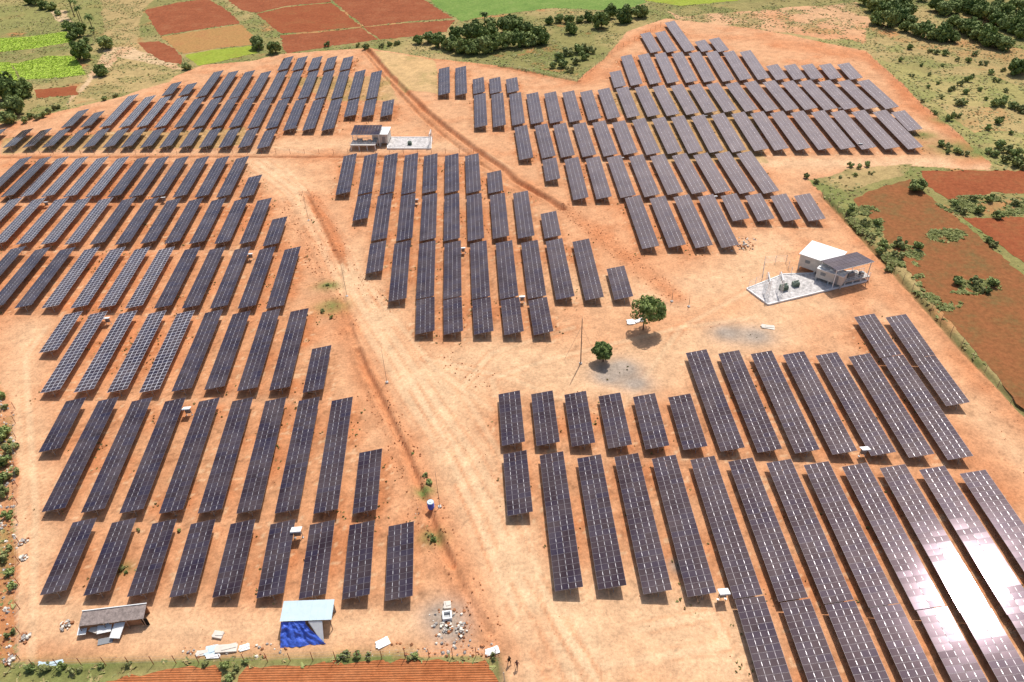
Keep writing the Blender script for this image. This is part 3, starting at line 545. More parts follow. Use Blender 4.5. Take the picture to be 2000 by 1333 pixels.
grove('tree', [(1862, 52), (1876, 62, 1.05), (1892, 70, 1.05), (1908, 78, 1.05), (1926, 88, 1.05), (1944, 94, 1.05), (1958, 98, .9)], 'green tree in the second diagonal row at top right', 'trees of the second top right row', 1.0)
grove('tree', [(1828, 22), (1842, 30), (1858, 26, .9), (1880, 20), (1896, 28, 1), (1912, 36, 1), (1930, 42, 1), (1946, 50, 1), (1962, 58, 1), (1978, 66, 1), (1994, 76, 1), (1940, 28, .9), (1960, 36, 1), (1978, 44, 1), (1996, 52, 1)], 'green tree in the upper diagonal row at top right', 'trees of the upper top right row', 1.0)
grove('tree', [(1978, 18), (1992, 22), (1800, 2, .8), (1830, 0, .8), (1870, -2, .9), (1910, 0, .9), (1950, 4, .9)], 'tree cut by the top edge at far right', 'trees at the top right edge of the view', 1.0)
put('tree', TV[2], 1986, 146, 1.0, 'lone dark tree at the right edge above the grassland', 'tree', None, random.Random(3))
put('tree', TV[1], 1996, 140, .8, 'tree half behind the lone dark tree at the right edge', 'tree', None, random.Random(4))
grove('bush', [(1975, 212), (1990, 218), (1958, 206), (2000, 224), (1942, 208, .8), (1868, 206, .9), (1880, 204, .7)], 'dark bush in the line crossing the right grassland', 'bushes of the dark line across the right grassland', 1.6, 'bush', SV)
grove('bush', [(1950, 290, 1.2), (1966, 300, 1.2), (1984, 306, 1.2), (1998, 314, 1.1), (1940, 306, 1), (1960, 318, 1), (1980, 324, 1.1), (1995, 328, 1), (1930, 300, .8)], 'green bush in the thicket above the right edge field', 'bushes of the thicket above the right edge field', 1.3, 'bush', SV)
grove('bush', [(1776, 96), (1826, 106), (1846, 108), (1815, 102, .8), (1758, 120, .7), (1905, 110), (1890, 122), (1920, 128), (1935, 146), (1875, 168), (1890, 160), (1860, 178), (1885, 184), (1816, 148, .6), (1830, 165, .6), (1945, 160, .8), (1912, 178, .7), (1965, 180, .7), (1855, 236, 1.1), (1866, 228), (1949, 242), (1955, 236, .8), (1930, 254, .8), (1900, 152, .7), (1840, 130, .6),
               (1870, 120, .7), (1800, 130, .6), (1780, 150, .6), (1812, 172, .6), (1840, 192, .7), (1925, 196, .6), (1960, 140, .8), (1974, 262, .7), (1800, 200, .6), (1826, 224, .6)], 'scattered small bush on the olive grassland at right', 'scattered bushes on the right grassland', 1.15, 'bush', SV)
grove('bush', [(1838, 286), (1852, 292), (1868, 300), (1882, 304), (1850, 300, .7)], 'low bush in the oval weed patch right of the farthest tables', 'bushes of the oval weed patch', 1.1, 'bush', SV)
put('tree', TV[3], 1788, 372, .62, 'dark round bush-like tree on the path between the two right fields', 'tree', None, random.Random(8))
grove('bush', [(1722, 484, 1), (1740, 486, 1.1), (1758, 482, 1.1), (1776, 484, 1.1), (1792, 486), (1734, 500), (1752, 504), (1770, 498), (1716, 496, .9), (1746, 520), (1735, 530, .8)][::2], 'leafy green bush in the clump near the cabin with canopy', 'bushes of the clump beside the right fence', 1.2, 'bush', SV)
grove('bush', [(1870, 556), (1888, 552), (1906, 556), (1924, 552), (1938, 558), (1882, 568, .8), (1912, 570, .8), (1862, 566, .8), (1928, 572, .7)][::2], 'leafy green bush in the clump inside the big fallow field', 'bushes of the clump in the fallow field', 1.15, 'bush', SV)
grove('bush', [(1664, 410), (1676, 428), (1690, 440), (1702, 452), (1712, 440), (1686, 420), (1700, 466), (1720, 462), (1655, 420, .8)][::2], 'low olive bush along the near corner of the fallow field', 'bushes along the corner of the fallow field', 1.0, 'bush', SV)
grove('bush', [(1862, 402), (1880, 396), (1898, 392), (1916, 396), (1934, 394), (1952, 400), (1874, 416), (1894, 420), (1912, 416), (1950, 418), (1978, 400), (1992, 396), (1948, 426), (1850, 410, .8)][::2], 'green bush in the weedy strip between the right edge fields', 'bushes of the strip between the right edge fields', 1.1, 'bush', SV)
grove('bush', [(1575, 348, .9), (1592, 358, .9), (1660, 326), (1676, 328), (1694, 326), (1640, 348, .6), (1670, 344, .6), (1700, 340, .6), (1930, 472), (1942, 484), (1936, 478, .8)], 'small bush along the path bank right of the far tables', 'small bushes on the path banks', .85, 'bush', SV)
# top left
grove('tree', [(62, 8), (76, 10, .9), (88, 18, .8), (102, 20, .8), (70, 0, .9)], 'dark tree in the cluster at the top edge, left of the palms', 'trees of the top left edge cluster', .95)
grove('tree', [(134, 58, .8), (146, 66, .9), (156, 72, 1), (142, 78, .8), (160, 60, .8), (168, 84, .6)], 'dark tree in the clump at the foot of the palms', 'trees of the clump at the foot of the palms', .8)
for (x, y, s, l) in ((164, 118, 1.25, 'large round green tree beside the pointed end of the leafy plot'), (208, 96, .95, 'round dark tree right of the palms, above the sandy bank'), (199, 148, .8, 'narrow dark tree between leafy plot and sandy bank'), (20, 196, 1.5, 'largest dark tree at the left edge, under the corner crop plot'),
                     (48, 190, 1.1, 'dark tree just right of the largest left edge tree'), (34, 226, 1.05, 'dark tree below the largest left edge tree'), (18, 242, .8, 'lowest dark tree of the left edge group'), (366, 136, .5, 'tiny tree at the lower tip of the lime crop strip'),
                     (506, 96, .9, 'left tree of the pair beside the red field corner'), (538, 104, .9, 'right tree of the pair beside the red field corner'), (115, 30, .5, 'small dark tree on the pale sand left of the palms')):
    put('tree', TV[(x // 5) % 5], x, y, s, l, 'tree', None, random.Random(x))
grove('bush', [(60, 232), (72, 234), (86, 230), (110, 214), (50, 240), (98, 222, .8), (180, 60, .8), (225, 190, .8), (205, 196, .8), (640, 92), (760, 90), (775, 88), (715, 98, 1.2), (746, 94), (700, 92, .7)], 'small dark bush on the far edge of the site', 'small bushes on the far edge of the site', 1.2, 'bush', SV)
grove('bush', [(12, 850, 1.3), (20, 880, 1.4), (10, 910, 1.3), (24, 930, 1.1), (8, 940, 1.2), (14, 965), (16, 1010, .8), (12, 1080, .9), (22, 1120, .8), (8, 1100, .9), (24, 1150, .8), (20, 1240, .7), (4, 780, .9), (10, 800, .8), (3, 865)], 'green bush in the rubble strip along the left edge', 'bushes of the rubble strip on the left', .9, 'bush', SV)
grove('bush', [(840, 945, .9), (832, 932, .7), (846, 1058, .8), (842, 1050, .7), (640, 560, .7), (632, 610, .8), (648, 622, .7), (612, 436, .5), (806, 888, .5), (238, 1112, .7), (246, 1120, .5), (270, 1038, .5), (350, 1038, .5)], 'tiny weed bush growing beside the ditch or tables', 'tiny weed bushes inside the site', .62, 'bush', SV)
grove('bush', [(60, 1310), (90, 1306), (120, 1308), (150, 1310), (700, 1284, .9), (680, 1282, .9), (665, 1286, .8), (722, 1284, .7), (810, 1284, .8), (800, 1286, .7), (440, 1306), (455, 1315), (450, 1328), (400, 1298, .7), (480, 1296, .7), (965, 1284, .7), (200, 1302, .7), (250, 1300, .7)], 'low weed bush along the front post fence', 'weed bushes along the front fence', .65, 'bush', SV)
# coconut palms
def palm_meshes(seed, h):
    R = random.Random(seed); tb = MB(); p = Vector((0, 0, -.1)); lean = Vector((R.uniform(-.06, .06), R.uniform(-.06, .06), 1))
    for i in range(6):
        q = p + lean * (h / 6); tb.tube(p, q, .22 - .015 * i, .205 - .015 * i, 7, 0, False); p = q; lean = (lean + Vector((R.uniform(-.03, .03), R.uniform(-.03, .03), 0))).normalized()
    cb = MB()
    for i in range(20):
        a = 6.28 * i / 20 + R.uniform(-.15, .15); el = R.uniform(-.2, .9); L = R.uniform(2.3, 3.0); o = p.copy(); d = Vector((math.cos(a) * math.cos(el), math.sin(a) * math.cos(el), math.sin(el))); sd = Vector((-math.sin(a), math.cos(a), 0)); wd = .12
        for k in range(6):
            o2 = o + d * (L / 6); w2 = (.55, .6, .55, .42, .28, .05)[k]
            cb.quad(o - sd * wd, o + sd * wd, o2 + sd * w2 - Vector((0, 0, .18)), o2 + Vector((0, 0, .05))); cb.quad(o, o - sd * wd, o2 - sd * w2 - Vector((0, 0, .18)), o2 + Vector((0, 0, .05)))
            o = o2; wd = w2; d = (d + Vector((0, 0, -.33))).normalized()
    return tb.mesh('trunk', BARK, True), cb.mesh('crown', LEAFD)
PV = [palm_meshes(11, 9), palm_meshes(12, 7.5), palm_meshes(13, 10)]
for i, (x, y, s, l) in enumerate(((146, 34, 1.1, 'tallest slender palm, its crown reaching the top edge'), (141, 20, .9, 'left slender palm at the top edge'), (156, 42, .9, 'slender palm in the middle of the row below the tallest'), (162, 48, .8, 'slender palm right of the middle palm'), (184, 66, 1.0, 'lone slender palm standing right of the palm row'), (189, 84, .5, 'very small palm right of the dark clump'), (948, 66, .9, 'palm rising out of the dark grove'))):
    tm, cm = PV[i % 3]; t = empty('palm_tree', at(x, y), i * 1.3, l, 'palm'); t.scale = (s, s, s); link('trunk', tm, t); link('crown', cm, t)
# grass, weeds and crop leaves nobody could count
def scatter(name, region_mask, count, size, mats, hgt, seed, lab, blades=3):
    R = np.random.RandomState(seed); ii = np.argwhere(region_mask); sel = ii[R.randint(0, len(ii), count)]
    P = np.stack([gx[sel[:, 0]] + R.uniform(-.3, .3, count), gy[sel[:, 1]] + R.uniform(-.3, .3, count), np.maximum(Z[sel[:, 0], sel[:, 1]], -.02)], 1)
    vs = []; n = count * blades; a = R.uniform(0, 6.283, (count, blades)); s = size * R.uniform(.4, 1.3, (count, 1)); h = hgt * R.uniform(.4, 1.4, (count, 1))
    dx, dy = np.cos(a) * s, np.sin(a) * s; base = P[:, None, :].repeat(blades, 1); o = R.uniform(-.5, .5, (count, blades, 2)) * size
    A = base.copy(); A[..., 0] += o[..., 0] - dx; A[..., 1] += o[..., 1] - dy; B_ = base.copy(); B_[..., 0] += o[..., 0] + dx; B_[..., 1] += o[..., 1] + dy
    D = B_.copy(); D[..., 2] += h * .7; D[..., 0] += -dy * .6; D[..., 1] += dx * .6; E = A.copy(); E[..., 2] += h; E[..., 0] += -dy * .6; E[..., 1] += dx * .6
    vv = np.stack([A, B_, D, E], 2).reshape(-1, 3); me = bpy.data.meshes.new(name); nf = n
    me.vertices.add(len(vv)); me.vertices.foreach_set('co', vv.astype(np.float32).ravel()); me.loops.add(nf * 4); me.loops.foreach_set('vertex_index', np.arange(nf * 4, dtype=np.int32)); me.polygons.add(nf)
    me.polygons.foreach_set('loop_start', np.arange(0, nf * 4, 4, dtype=np.int32)); me.polygons.foreach_set('loop_total', np.full(nf, 4, dtype=np.int32)); me.update(calc_edges=True)
    for x in (mats if isinstance(mats, list) else [mats]): me.materials.append(x)
    if isinstance(mats, list): me.polygons.foreach_set('material_index', R.randint(0, len(mats), nf).astype(np.int32))
    o = link(name, me); o['kind'] = 'stuff'; o['label'] = lab; o['category'] = name.replace('_', ' '); return o
vis = (PX > -60) & (PX < 2060) & (PY > -40) & (PY < 1400)
rightg = inpoly(PX, PY, [(1690, 60), (2100, 40), (2100, 340), (1940, 325), (1860, 255), (1740, 150)])
scatter('grass', outside & ~fm & vis & (n2 > .42), 22000, .32, [LEAFS, DRY, LEAFG, DRY], .16, 1, 'olive and dry grass growing on the land around the solar site')
GRN = leaf_mat('crop_leaves', (.30, .42, .04), (.48, .60, .09), 2.0)
cm = np.zeros(X.shape, bool)
for P, k, l in FIELDS:
    if k == 'crop': cm |= inpoly(PX, PY, P)
scatter('crop_plants', cm, 9000, .30, GRN, .16, 2, 'leafy crop plants filling the bright green plots at the upper left')
fp = np.zeros(X.shape, bool)
for (cx, cy, rx_, ry_) in ((1755, 498, 50, 22), (1900, 560, 55, 18), (1690, 440, 35, 40), (1900, 402, 60, 20), (1960, 405, 60, 20), (1720, 530, 30, 30), (1830, 590, 50, 20), (1780, 560, 25, 60), (1850, 460, 40, 14)):
    fp |= (((PX - cx) / rx_) ** 2 + ((PY - cy) / ry_) ** 2) * (.5 + n2) < 1
scatter('weed_cover', fp & outside & (n3 + .6 * n2 > .82), 5200, .34, [LEAFS, LEAFG, LEAFG], .18, 8, 'low green weeds spreading in patches over the fallow fields at right')
wd_ = ~outside & vis & (((TB > .1) & (n2 > .60)) | ((C[..., 1] > C[..., 0] * .8)))
scatter('weeds', wd_, 3500, .16, [LEAFS, DRY], .2, 3, 'sparse weeds sprouting between the solar tables')
# clods, stones and rubble
def stones(name, mask, count, lo, hi, mats, seed, lab):
    R = np.random.RandomState(seed); rr = random.Random(seed); ii = np.argwhere(mask); sel = ii[R.randint(0, len(ii), count)]; mb = MB()
    for i, j in sel:
        s = lo + (hi - lo) * rr.random() ** 3; x, y, z = gx[i] + rr.uniform(-.3, .3), gy[j] + rr.uniform(-.3, .3), Z[i, j]
        top = (x + rr.uniform(-.3, .3) * s, y + rr.uniform(-.3, .3) * s, z + s * rr.uniform(.4, .8)); k = len(mb.v); a0 = rr.uniform(0, 6); mi = rr.randrange(len(mats))
        for q in range(5):
            a = a0 + 1.2566 * q; r = s * rr.uniform(.45, .75); mb.v.append((x + r * math.cos(a), y + r * math.sin(a), z - .03))
        for q in range(5): a = a0 + 1.2566 * q + .3; r = s * rr.uniform(.3, .5); mb.v.append((x + r * math.cos(a), y + r * math.sin(a), z + s * rr.uniform(.25, .5)))
        mb.v.append(top)
        for q in range(5):
            w_ = (q + 1) % 5; mb.f.append((k + q, k + w_, k + 5 + w_, k + 5 + q)); mb.m.append(mi); mb.f.append((k + 5 + q, k + 5 + w_, k + 10)); mb.m.append(mi)
    o = mb.build(name, mats); tagd(o, lab, name.replace('_', ' '), None, 'stuff'); return o
CL1 = mat('orange_clod', (.50, .22, .10)); CL2 = mat('brown_clod', (.34, .15, .07)); STW = mat('pale_stone', (.72, .66, .56)); STG = mat('grey_stone', (.34, .31, .28))
dd = np.minimum.reduce([dline(X, Y, p) for p in ([(560, 400), (610, 480), (640, 560), (680, 640)], [(600, 380), (650, 460), (668, 520), (720, 560), (750, 600)], [(735, 765), (790, 880), (832, 985), (880, 1105), (930, 1195), (975, 1270)], [(1100, 405), (1160, 450), (1230, 510), (1320, 580)], [(880, 700), (930, 740), (960, 745)])])
stones('soil_clods', vis & ((dd < 2.6) & (n3 > .4)), 2400, .06, .36, [CL1, CL1, CL2], 5, 'orange and brown clods of dug soil lying along the ditches and banks')
stones('soil_lumps', vis & ~outside & (n2 > .5), 3800, .05, .24, [CL1, CL2, CL1], 6, 'small loose soil lumps scattered over the sandy ground')
rub = inpoly(PX, PY, [(-20, 770), (26, 800), (30, 1000), (34, 1290), (-20, 1300)]) | inpoly(PX, PY, [(835, 1190), (915, 1190), (912, 1255), (850, 1260)]) | inpoly(PX, PY, [(795, 990), (825, 990), (825, 1008), (795, 1008)]) | inpoly(PX, PY, [(360, 1262), (560, 1255), (560, 1282), (360, 1288)]) | inpoly(PX, PY, [(720, 1255), (960, 1250), (965, 1285), (720, 1282)]) | inpoly(PX, PY, [(1420, 465), (1475, 465), (1470, 492), (1425, 495)])
stones('rubble', rub, 1300, .08, .6, [STW, STG, CL2, CL1], 7, 'pale and dark rubble lying along the left edge, at the ditch and by the front fence')
# ------------------------------------------------------------------ built things
WHITE_P = mat('white_paint', (.80, .80, .78), .5, .4, 0, .06, 1.5); CREAM = mat('cream_wall', (.66, .60, .52), .8, .2, 0, .12, 1.2); DARK = mat('dark_opening', (.02, .018, .016), .9, .1); CONC = mat('concrete', (.55, .52, .48), .9, .2, 0, .15, 1.5)
GRAVEL = mat('pale_gravel', (.52, .49, .47), .95, .1, 0, .45, 1.6, .4, 9); BLUE = mat('blue_tarp', (.07, .15, .66), .4, .5, 0, .3, 1.6, .9, 4); SHEET = mat('pale_blue_sheet', (.52, .64, .70), .4, .4, 0, .06, 1.2); RUST = mat('weathered_thatch', (.27, .22, .20), .95, .1, 0, .38, 2.2, .6, 6)
MUD = mat('mud_wall', (.34, .19, .11), .95, .1, 0, .25, 1.5); GREYM = mat('grey_metal', (.28, .29, .30), .5, .4, .4); WOOD = mat('weathered_pole', (.30, .22, .17), .9, .1); REDP = mat('rusty_post', (.28, .09, .05), .8, .2); WIRE = mat('fence_wire', (.35, .33, .32), .5, .4, .6)
TRG = mat('transformer_green', (.20, .25, .19), .6, .3); BLK = mat('black_cloth', (.025, .02, .02), .9, .1); SKIN = mat('skin', (.20, .10, .06), .6, .3); PANEL = GLASS
# white canopied inverter boxes beside the tables
def sub(name, mb_, m, p): return mb_.build(name, m, p)
def inverter_meshes():
    c = MB(); M = Matrix.Translation((0, 0, 1.86)) @ Matrix.Rotation(-.35, 4, 'X'); c.box((0, 0, 0), (1.35, 1.15, .05), 0, M); c.box((0, -.57, -.08), (1.35, .04, .14), 0, M)
    b = MB(); b.box((0, .05, 1.02), (.8, .35, .75)); b.box((0, -.14, 1.02), (.7, .03, .62)); b.box((.25, -.17, 1.0), (.04, .03, .16))
    l = MB(); l.box((0, 0, .82), (.07, .07, 1.68)); l.box((0, 0, .0), (.25, .25, .12))
    return c.mesh('canopy', WHITE_P), b.mesh('cabinet', GREYM), l.mesh('leg', STEEL)
IC, IB, IL = inverter_meshes()
INV = [(584, 1052, 'in the front row of the near left block', 1.4), (370, 812, 'at the top of the second row of the near left block', 1.2), (213, 634, 'beside a pale seamed table, third row of the near left block', 1.1), (491, 508, 'in the fourth row of the near left block', 1.1), (93, 405, 'at the left end of the fifth row, near left block', 1),
       (322, 396, 'between the fifth and sixth rows of the near left block', 1), (905, 496, 'among the second row tables of the middle block', 1.05), (1020, 592, 'beside the lowest right table of the middle block', 1.1), (814, 400, 'in the third row of the middle block', 1), (1410, 1172, 'touching the first overlong table of the near right block', 1.3),
       (1684, 892, 'between two tables of the near right block, third row', 1.25), (1214, 318, 'in the second row of the far right block', 1), (1395, 394, 'at the gap above the long front tables, far right block', 1), (1678, 291, 'at the lower ends of the third row, far right block', 1), (1228, 180, 'at the left end of the far right block, fourth row', .95),
       (1377, 235, 'in the middle of the far right block, third row', .95), (1586, 162, 'below the short top tables of the far right block', .9), (633, 208, 'in the second row of the far left block', .95), (579, 257, 'at the lower right of the far left block', .95), (430, 204, 'in the middle of the far left block', .95), (206, 262, 'at the left end of the far left block', .95), (1638, 220, 'beside the last tables of the far right block, fourth row', .9)]
for x, y, l, s in INV:
    t = empty('inverter_stand', at(x, y), .05, 'white canopied inverter box ' + l, 'inverter box', 'white inverter boxes beside the tables'); s *= .85; t.scale = (s, s, s)
    link('canopy', IC, t); link('cabinet', IB, t); link('leg', IL, t, (-.5, .1, 0)); link('leg', IL, t, (.5, .1, 0))
def frame_from(p0, p1, z=0):
    a, b = at(*p0, z), at(*p1, z); d = b - a; return a, math.atan2(d.y, d.x), d.length
def windowed(mb, x0, x1, y, z0, z1): pass
# --- station at the right: gravel yard, two raised cabins, canopy of panels
def cabin(name, loc, rz, L, Wd, z0, h, lab, roof_over=.25, legs=True, door_side=-1):
    t = empty(name, loc, rz, lab, 'cabin')
    b = MB(); b.box((0, 0, z0 + h / 2), (L, Wd, h))
    for i in range(int(L / .6)): b.box((-L / 2 + .3 + i * .6, -Wd / 2 - .015, z0 + h / 2), (.06, .03, h - .1)); b.box((-L / 2 + .3 + i * .6, Wd / 2 + .015, z0 + h / 2), (.06, .03, h - .1))
    sub('wall', b, CREAM, t)
    r = MB(); r.box((0, 0, z0 + h + .06), (L + 2 * roof_over, Wd + 2 * roof_over, .12)); 
    for i in range(int(L / 1.0)): r.box((-L / 2 + .5 + i * 1.0, 0, z0 + h + .14), (.05, Wd + 2 * roof_over - .1, .03))
    sub('roof', r, WHITE_P, t)
    dr = MB(); dr.box((L * .25, door_side * (Wd / 2 + .05), z0 + 1.0), (.95, .06, 2.0)); d = sub('door', dr, GREYM, t); hd = MB(); hd.box((L * .25 + .35, door_side * (Wd / 2 + .1), z0 + 1.0), (.05, .06, .18)); sub('handle', hd, STEEL, d)
    vt = MB()
    for i in range(5): vt.box((-L * .25, door_side * (Wd / 2 + .05), z0 + h * .45 + i * .16), (1.1, .05, .08))
    sub('vent', vt, GREYM, t)
    for x in ((-L / 2 + .2, 0, L / 2 - .2) if legs else ()):
        for y in (-Wd / 2 + .2, Wd / 2 - .2):
            p = MB(); p.box((x, y, z0 / 2 - .05), (.3, .3, z0 + .1)); sub('leg', p, CONC, t)
    return t
def yard(px, lab, grp=None, z=.28):
    W = [at(*p) for p in px]; c = sum(W, Vector()) / len(W); t = empty('transformer_yard', c, 0, lab, 'yard')
    m_ = MB(); m_.prism([((w_ - c).x, (w_ - c).y) for w_ in W], -.3, z); sub('gravel_bed', m_, GRAVEL, t)
    k = MB(); n = len(W)
    for i in range(n):
        a, b = W[i] - c, W[(i + 1) % n] - c; d = b - a; ang = math.atan2(d.y, d.x); M = Matrix.Translation(((a.x + b.x) / 2, (a.y + b.y) / 2, z / 2 + .02)) @ Matrix.Rotation(ang, 4, 'Z'); k.box((0, 0, 0), (d.length - .02, .22, z + .22), 0, M)
    sub('kerb', k, WHITE_P, t); return t, c
def chain_fence(pts, lab, h=2.0, step=2.5, name='mesh_fence', col=None):
    c = sum(pts, Vector()) / len(pts); c.z = 0; t = empty(name, c, 0, lab, 'fence'); wr = MB()
    for a, b in zip(pts[:-1], pts[1:]):
        L = (b - a).length; n = max(1, round(L / step))
        for i in range(n + 1):
            p = a.lerp(b, i / n) - c; q = MB(); q.tube((p.x, p.y, -.1), (p.x, p.y, h), .05, n=6); sub('post', q, col or WHITE_P, t)
        for z in np.linspace(.2, h - .1, 5): wr.tube((*(a - c).xy, z), (*(b - c).xy, z), .012, n=3)
    sub('wire', wr, WIRE, t); return t
def transformer(p, rz, lab, s=1):
    t = empty('transformer', p, rz, lab, 'transformer'); b = MB(); b.box((0, 0, .85 * s), (1.5 * s, .9 * s, 1.2 * s)); sub('tank', b, TRG, t)
    f = MB()
    for i in range(9):
        for sy in (-1, 1): f.box(((-.64 + i * .16) * s, sy * .6 * s, .85 * s), (.04 * s, .3 * s, .9 * s))
    sub('cooling_fins', f, TRG, t)
    for i in (-1, 0, 1):
        q = MB(); q.tube((i * .4 * s, 0, 1.45 * s), (i * .4 * s, 0, 1.95 * s), .07 * s, .04 * s, 8); sub('bushing', q, WHITE_P, t)
    c = MB(); c.tube((-.6 * s, 0, 1.75 * s), (.6 * s, 0, 1.75 * s), .16 * s, n=10); sub('conservator', c, TRG, t); u = MB(); u.box((0, 0, .12 * s), (1.3 * s, .8 * s, .26 * s)); sub('plinth', u, CONC, t)
def gantry(a, b, h, lab):
    c = (a + b) / 2; t = empty('gantry', c, 0, lab, 'gantry'); 
    for p in (a, b):
        q = MB(); p = p - c
        for dx, dy in ((-.18, -.18), (.18, -.18), (.18, .18), (-.18, .18)): q.tube((p.x + dx * 1.6, p.y + dy * 1.6, 0), (p.x + dx, p.y + dy, h), .035, n=4)
        for k in range(6): z = h * k / 6; q.tube((p.x - .25, p.y - .25, z), (p.x + .25, p.y + .25, z + h / 6), .015, n=4); q.tube((p.x + .25, p.y - .25, z), (p.x - .25, p.y + .25, z + h / 6), .03, n=4)
        sub('column', q, WHITE_P, t)
    q = MB(); A, B_ = a - c, b - c; q.tube((A.x, A.y, h), (B_.x, B_.y, h), .09, n=5); q.tube((A.x, A.y, h - .5), (B_.x, B_.y, h - .5), .07, n=5); sub('beam', q, WHITE_P, t)
    for k in (.25, .5, .75):
        q = MB(); p = A.lerp(B_, k); q.tube((p.x, p.y, h - .6), (p.x, p.y, h - 1.2), .08, n=8); sub('insulator', q, GREYM, t)
def panel_canopy(c, rz, L, Wd, z, tilt, lab, legs=2.2):
    t = empty('panel_canopy', c, rz, lab, 'canopy'); M = Matrix.Translation((0, 0, z)) @ Matrix.Rotation(tilt, 4, 'X')
    nx_, ny_ = max(1, round(L / 1.0)), max(1, round(Wd / 2.0)); s = MB(); fr_ = MB()
    for i in range(nx_):
        for j in range(ny_):
            x0 = -L / 2 + L * i / nx_ + .02; x1 = -L / 2 + L * (i + 1) / nx_ - .02; y0 = -Wd / 2 + Wd * j / ny_ + .02; y1 = -Wd / 2 + Wd * (j + 1) / ny_ - .02
            s.box(((x0 + x1) / 2, (y0 + y1) / 2, .05), (x1 - x0, y1 - y0, .04), 0, M)
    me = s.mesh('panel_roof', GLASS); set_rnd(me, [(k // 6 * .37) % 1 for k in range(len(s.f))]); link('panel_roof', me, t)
    for y in (-Wd / 2, 0, Wd / 2): fr_.box((0, y, -.03), (L, .1, .1), 0, M)
    sub('roof_frame', fr_, WHITE_P, t)
    for x in (-L / 2 + .3, L / 2 - .3):
        for y in (-Wd / 2 + .4, Wd / 2 - .4):
            p = M @ Vector((x, y, -.08)); q = MB(); q.box((p.x, p.y, p.z / 2 - .02), (.14, .14, p.z)); sub('leg', q, WHITE_P, t)
def platform(c, rz, L, Wd, z, lab, step=True):
    t = empty('equipment_platform', c, rz, lab, 'platform'); d = MB(); d.box((0, 0, z), (L, Wd, .22)); sub('deck', d, CONC, t)
    for x in np.linspace(-L / 2 + .15, L / 2 - .15, 4):
        for y in (-Wd / 2 + .15, Wd / 2 - .15): q = MB(); q.box((x, y, z / 2 - .1), (.22, .22, z)); sub('leg', q, WHITE_P, t)
    r = MB()
    for y in (-Wd / 2 + .05, Wd / 2 - .05):
        r.tube((-L / 2, y, z + 1.0), (L / 2, y, z + 1.0), .04, n=5); r.tube((-L / 2, y, z + .55), (L / 2, y, z + .55), .03, n=5)
        for x in np.linspace(-L / 2, L / 2, 6): r.tube((x, y, z + .1), (x, y, z + 1.0), .035, n=5)
    sub('railing', r, WHITE_P, t); b = MB(); b.box((-L * .15, .2, z + .7), (1.6, .8, 1.1)); b.box((L * .25, -.1, z + .6), (.9, .7, .9)); sub('equipment', b, GREYM, t)
    return t
yard([(1458, 566), (1500, 597), (1640, 563), (1692, 551), (1672, 531), (1585, 536), (1530, 538)], 'white gravel yard with pale kerb, in front of the two raised cabins')
o_, rz_, L_ = frame_from((1500, 597), (1692, 551))
def loc(u, v): return o_ + Vector((math.cos(rz_) * u - math.sin(rz_) * v, math.sin(rz_) * u + math.cos(rz_) * v, 0))
def ruf(px, z):        # centre, angle and size of a roof seen at height z
    W = [at(*p, z) for p in px]; c = sum(W, Vector()) / 4; e = ((W[1] - W[0]) + (W[2] - W[3])) / 2; f = ((W[3] - W[0]) + (W[2] - W[1])) / 2
    c.z = 0; return c, math.atan2(e.y, e.x), e.length, f.length
# (left-near, right-near, right-far, left-far)
c_, a_, l_, f_ = ruf([(1604, 519), (1652, 492), (1634, 477), (1568, 482)], 4.2)
c_, a_ = at(1608, 494, 4.2), rz_ + math.pi / 2 - .55; c_.z = 0
cabin('equipment_cabin', c_, rz_ - 1.02, 7.6, 6.6, 1.0, 3.1, 'larger white raised cabin at the back of the right gravel yard')
c2 = at(1627, 527, 3.4); c2.z = 0; cabin('equipment_cabin', c2, rz_ - 1.02, 5.8, 2.6, 1.0, 2.2, 'smaller low cabin half under the dark panel canopy at right', .1)
c3 = at(1655, 510, 5.0); c3.z = 0; panel_canopy(c3, rz_ + .02, 9.6, 5.4, 4.9, -.12, 'dark canopy roof of solar panels beside the large white cabin')
c4 = at(1668, 543, .9); c4.z = 0; platform(c4, rz_, 6.6, 2.2, 1.1, 'white legged platform in front of the dark canopy at right')
transformer(loc(6.2, 3.6), rz_, 'green transformer on the right gravel yard, nearer the cabins', 1.0); transformer(loc(9.4, 3.9), rz_, 'transformer on the right gravel yard touching the low cabin', .9)
gantry(loc(1.0, 2.0), loc(2.6, 5.2), 4.6, 'white lattice gantry at the left end of the right yard'); gantry(loc(4.0, 1.6), loc(5.4, 4.6), 4.4, 'white lattice gantry in the middle of the right yard')
q0, q1, q2 = at(1488, 548), at(1493, 515), at(1535, 512); q3 = at(1545, 536)
chain_fence([at(1462, 564), q0, q1, q2, q3], 'white post fence round the bare patch left of the cabins', 1.9)
# --- station at the back left
yard([(757, 292), (842, 292), (843, 270), (757, 270)], 'long white slab yard beside the far station with dark canopy')
oA, rA, LA = frame_from((757, 292), (842, 292)); o_, rz_ = oA, rA
cb = at(744, 255, 3.8); cb.z = 0; cabin('equipment_cabin', cb, rA, 4.6, 5.2, .8, 2.8, 'small white cabin beside the dark canopy of the far station')
cc = at(716, 253, 4.6); cc.z = 0; panel_canopy(cc, rA, 8.6, 5.6, 4.4, .12, 'dark panel canopy of the far station, left of its white cabin')
cd = at(711, 281, 1.4); cd.z = 0; platform(cd, rA, 7.6, 3.6, 1.6, 'white framed platform below the canopy of the far station'); 
ce = at(741, 275, .8); ce.z = 0; transformer(ce, rA, 'transformer between platform and slab of the far station', 1.15); transformer(loc(6.4, 2.6), rA, 'lone dark transformer standing on the far white slab', .8)
gantry(loc(12.8, 1.2), loc(12.8, 4.6), 4.2, 'white gantry at the right end of the far white slab')
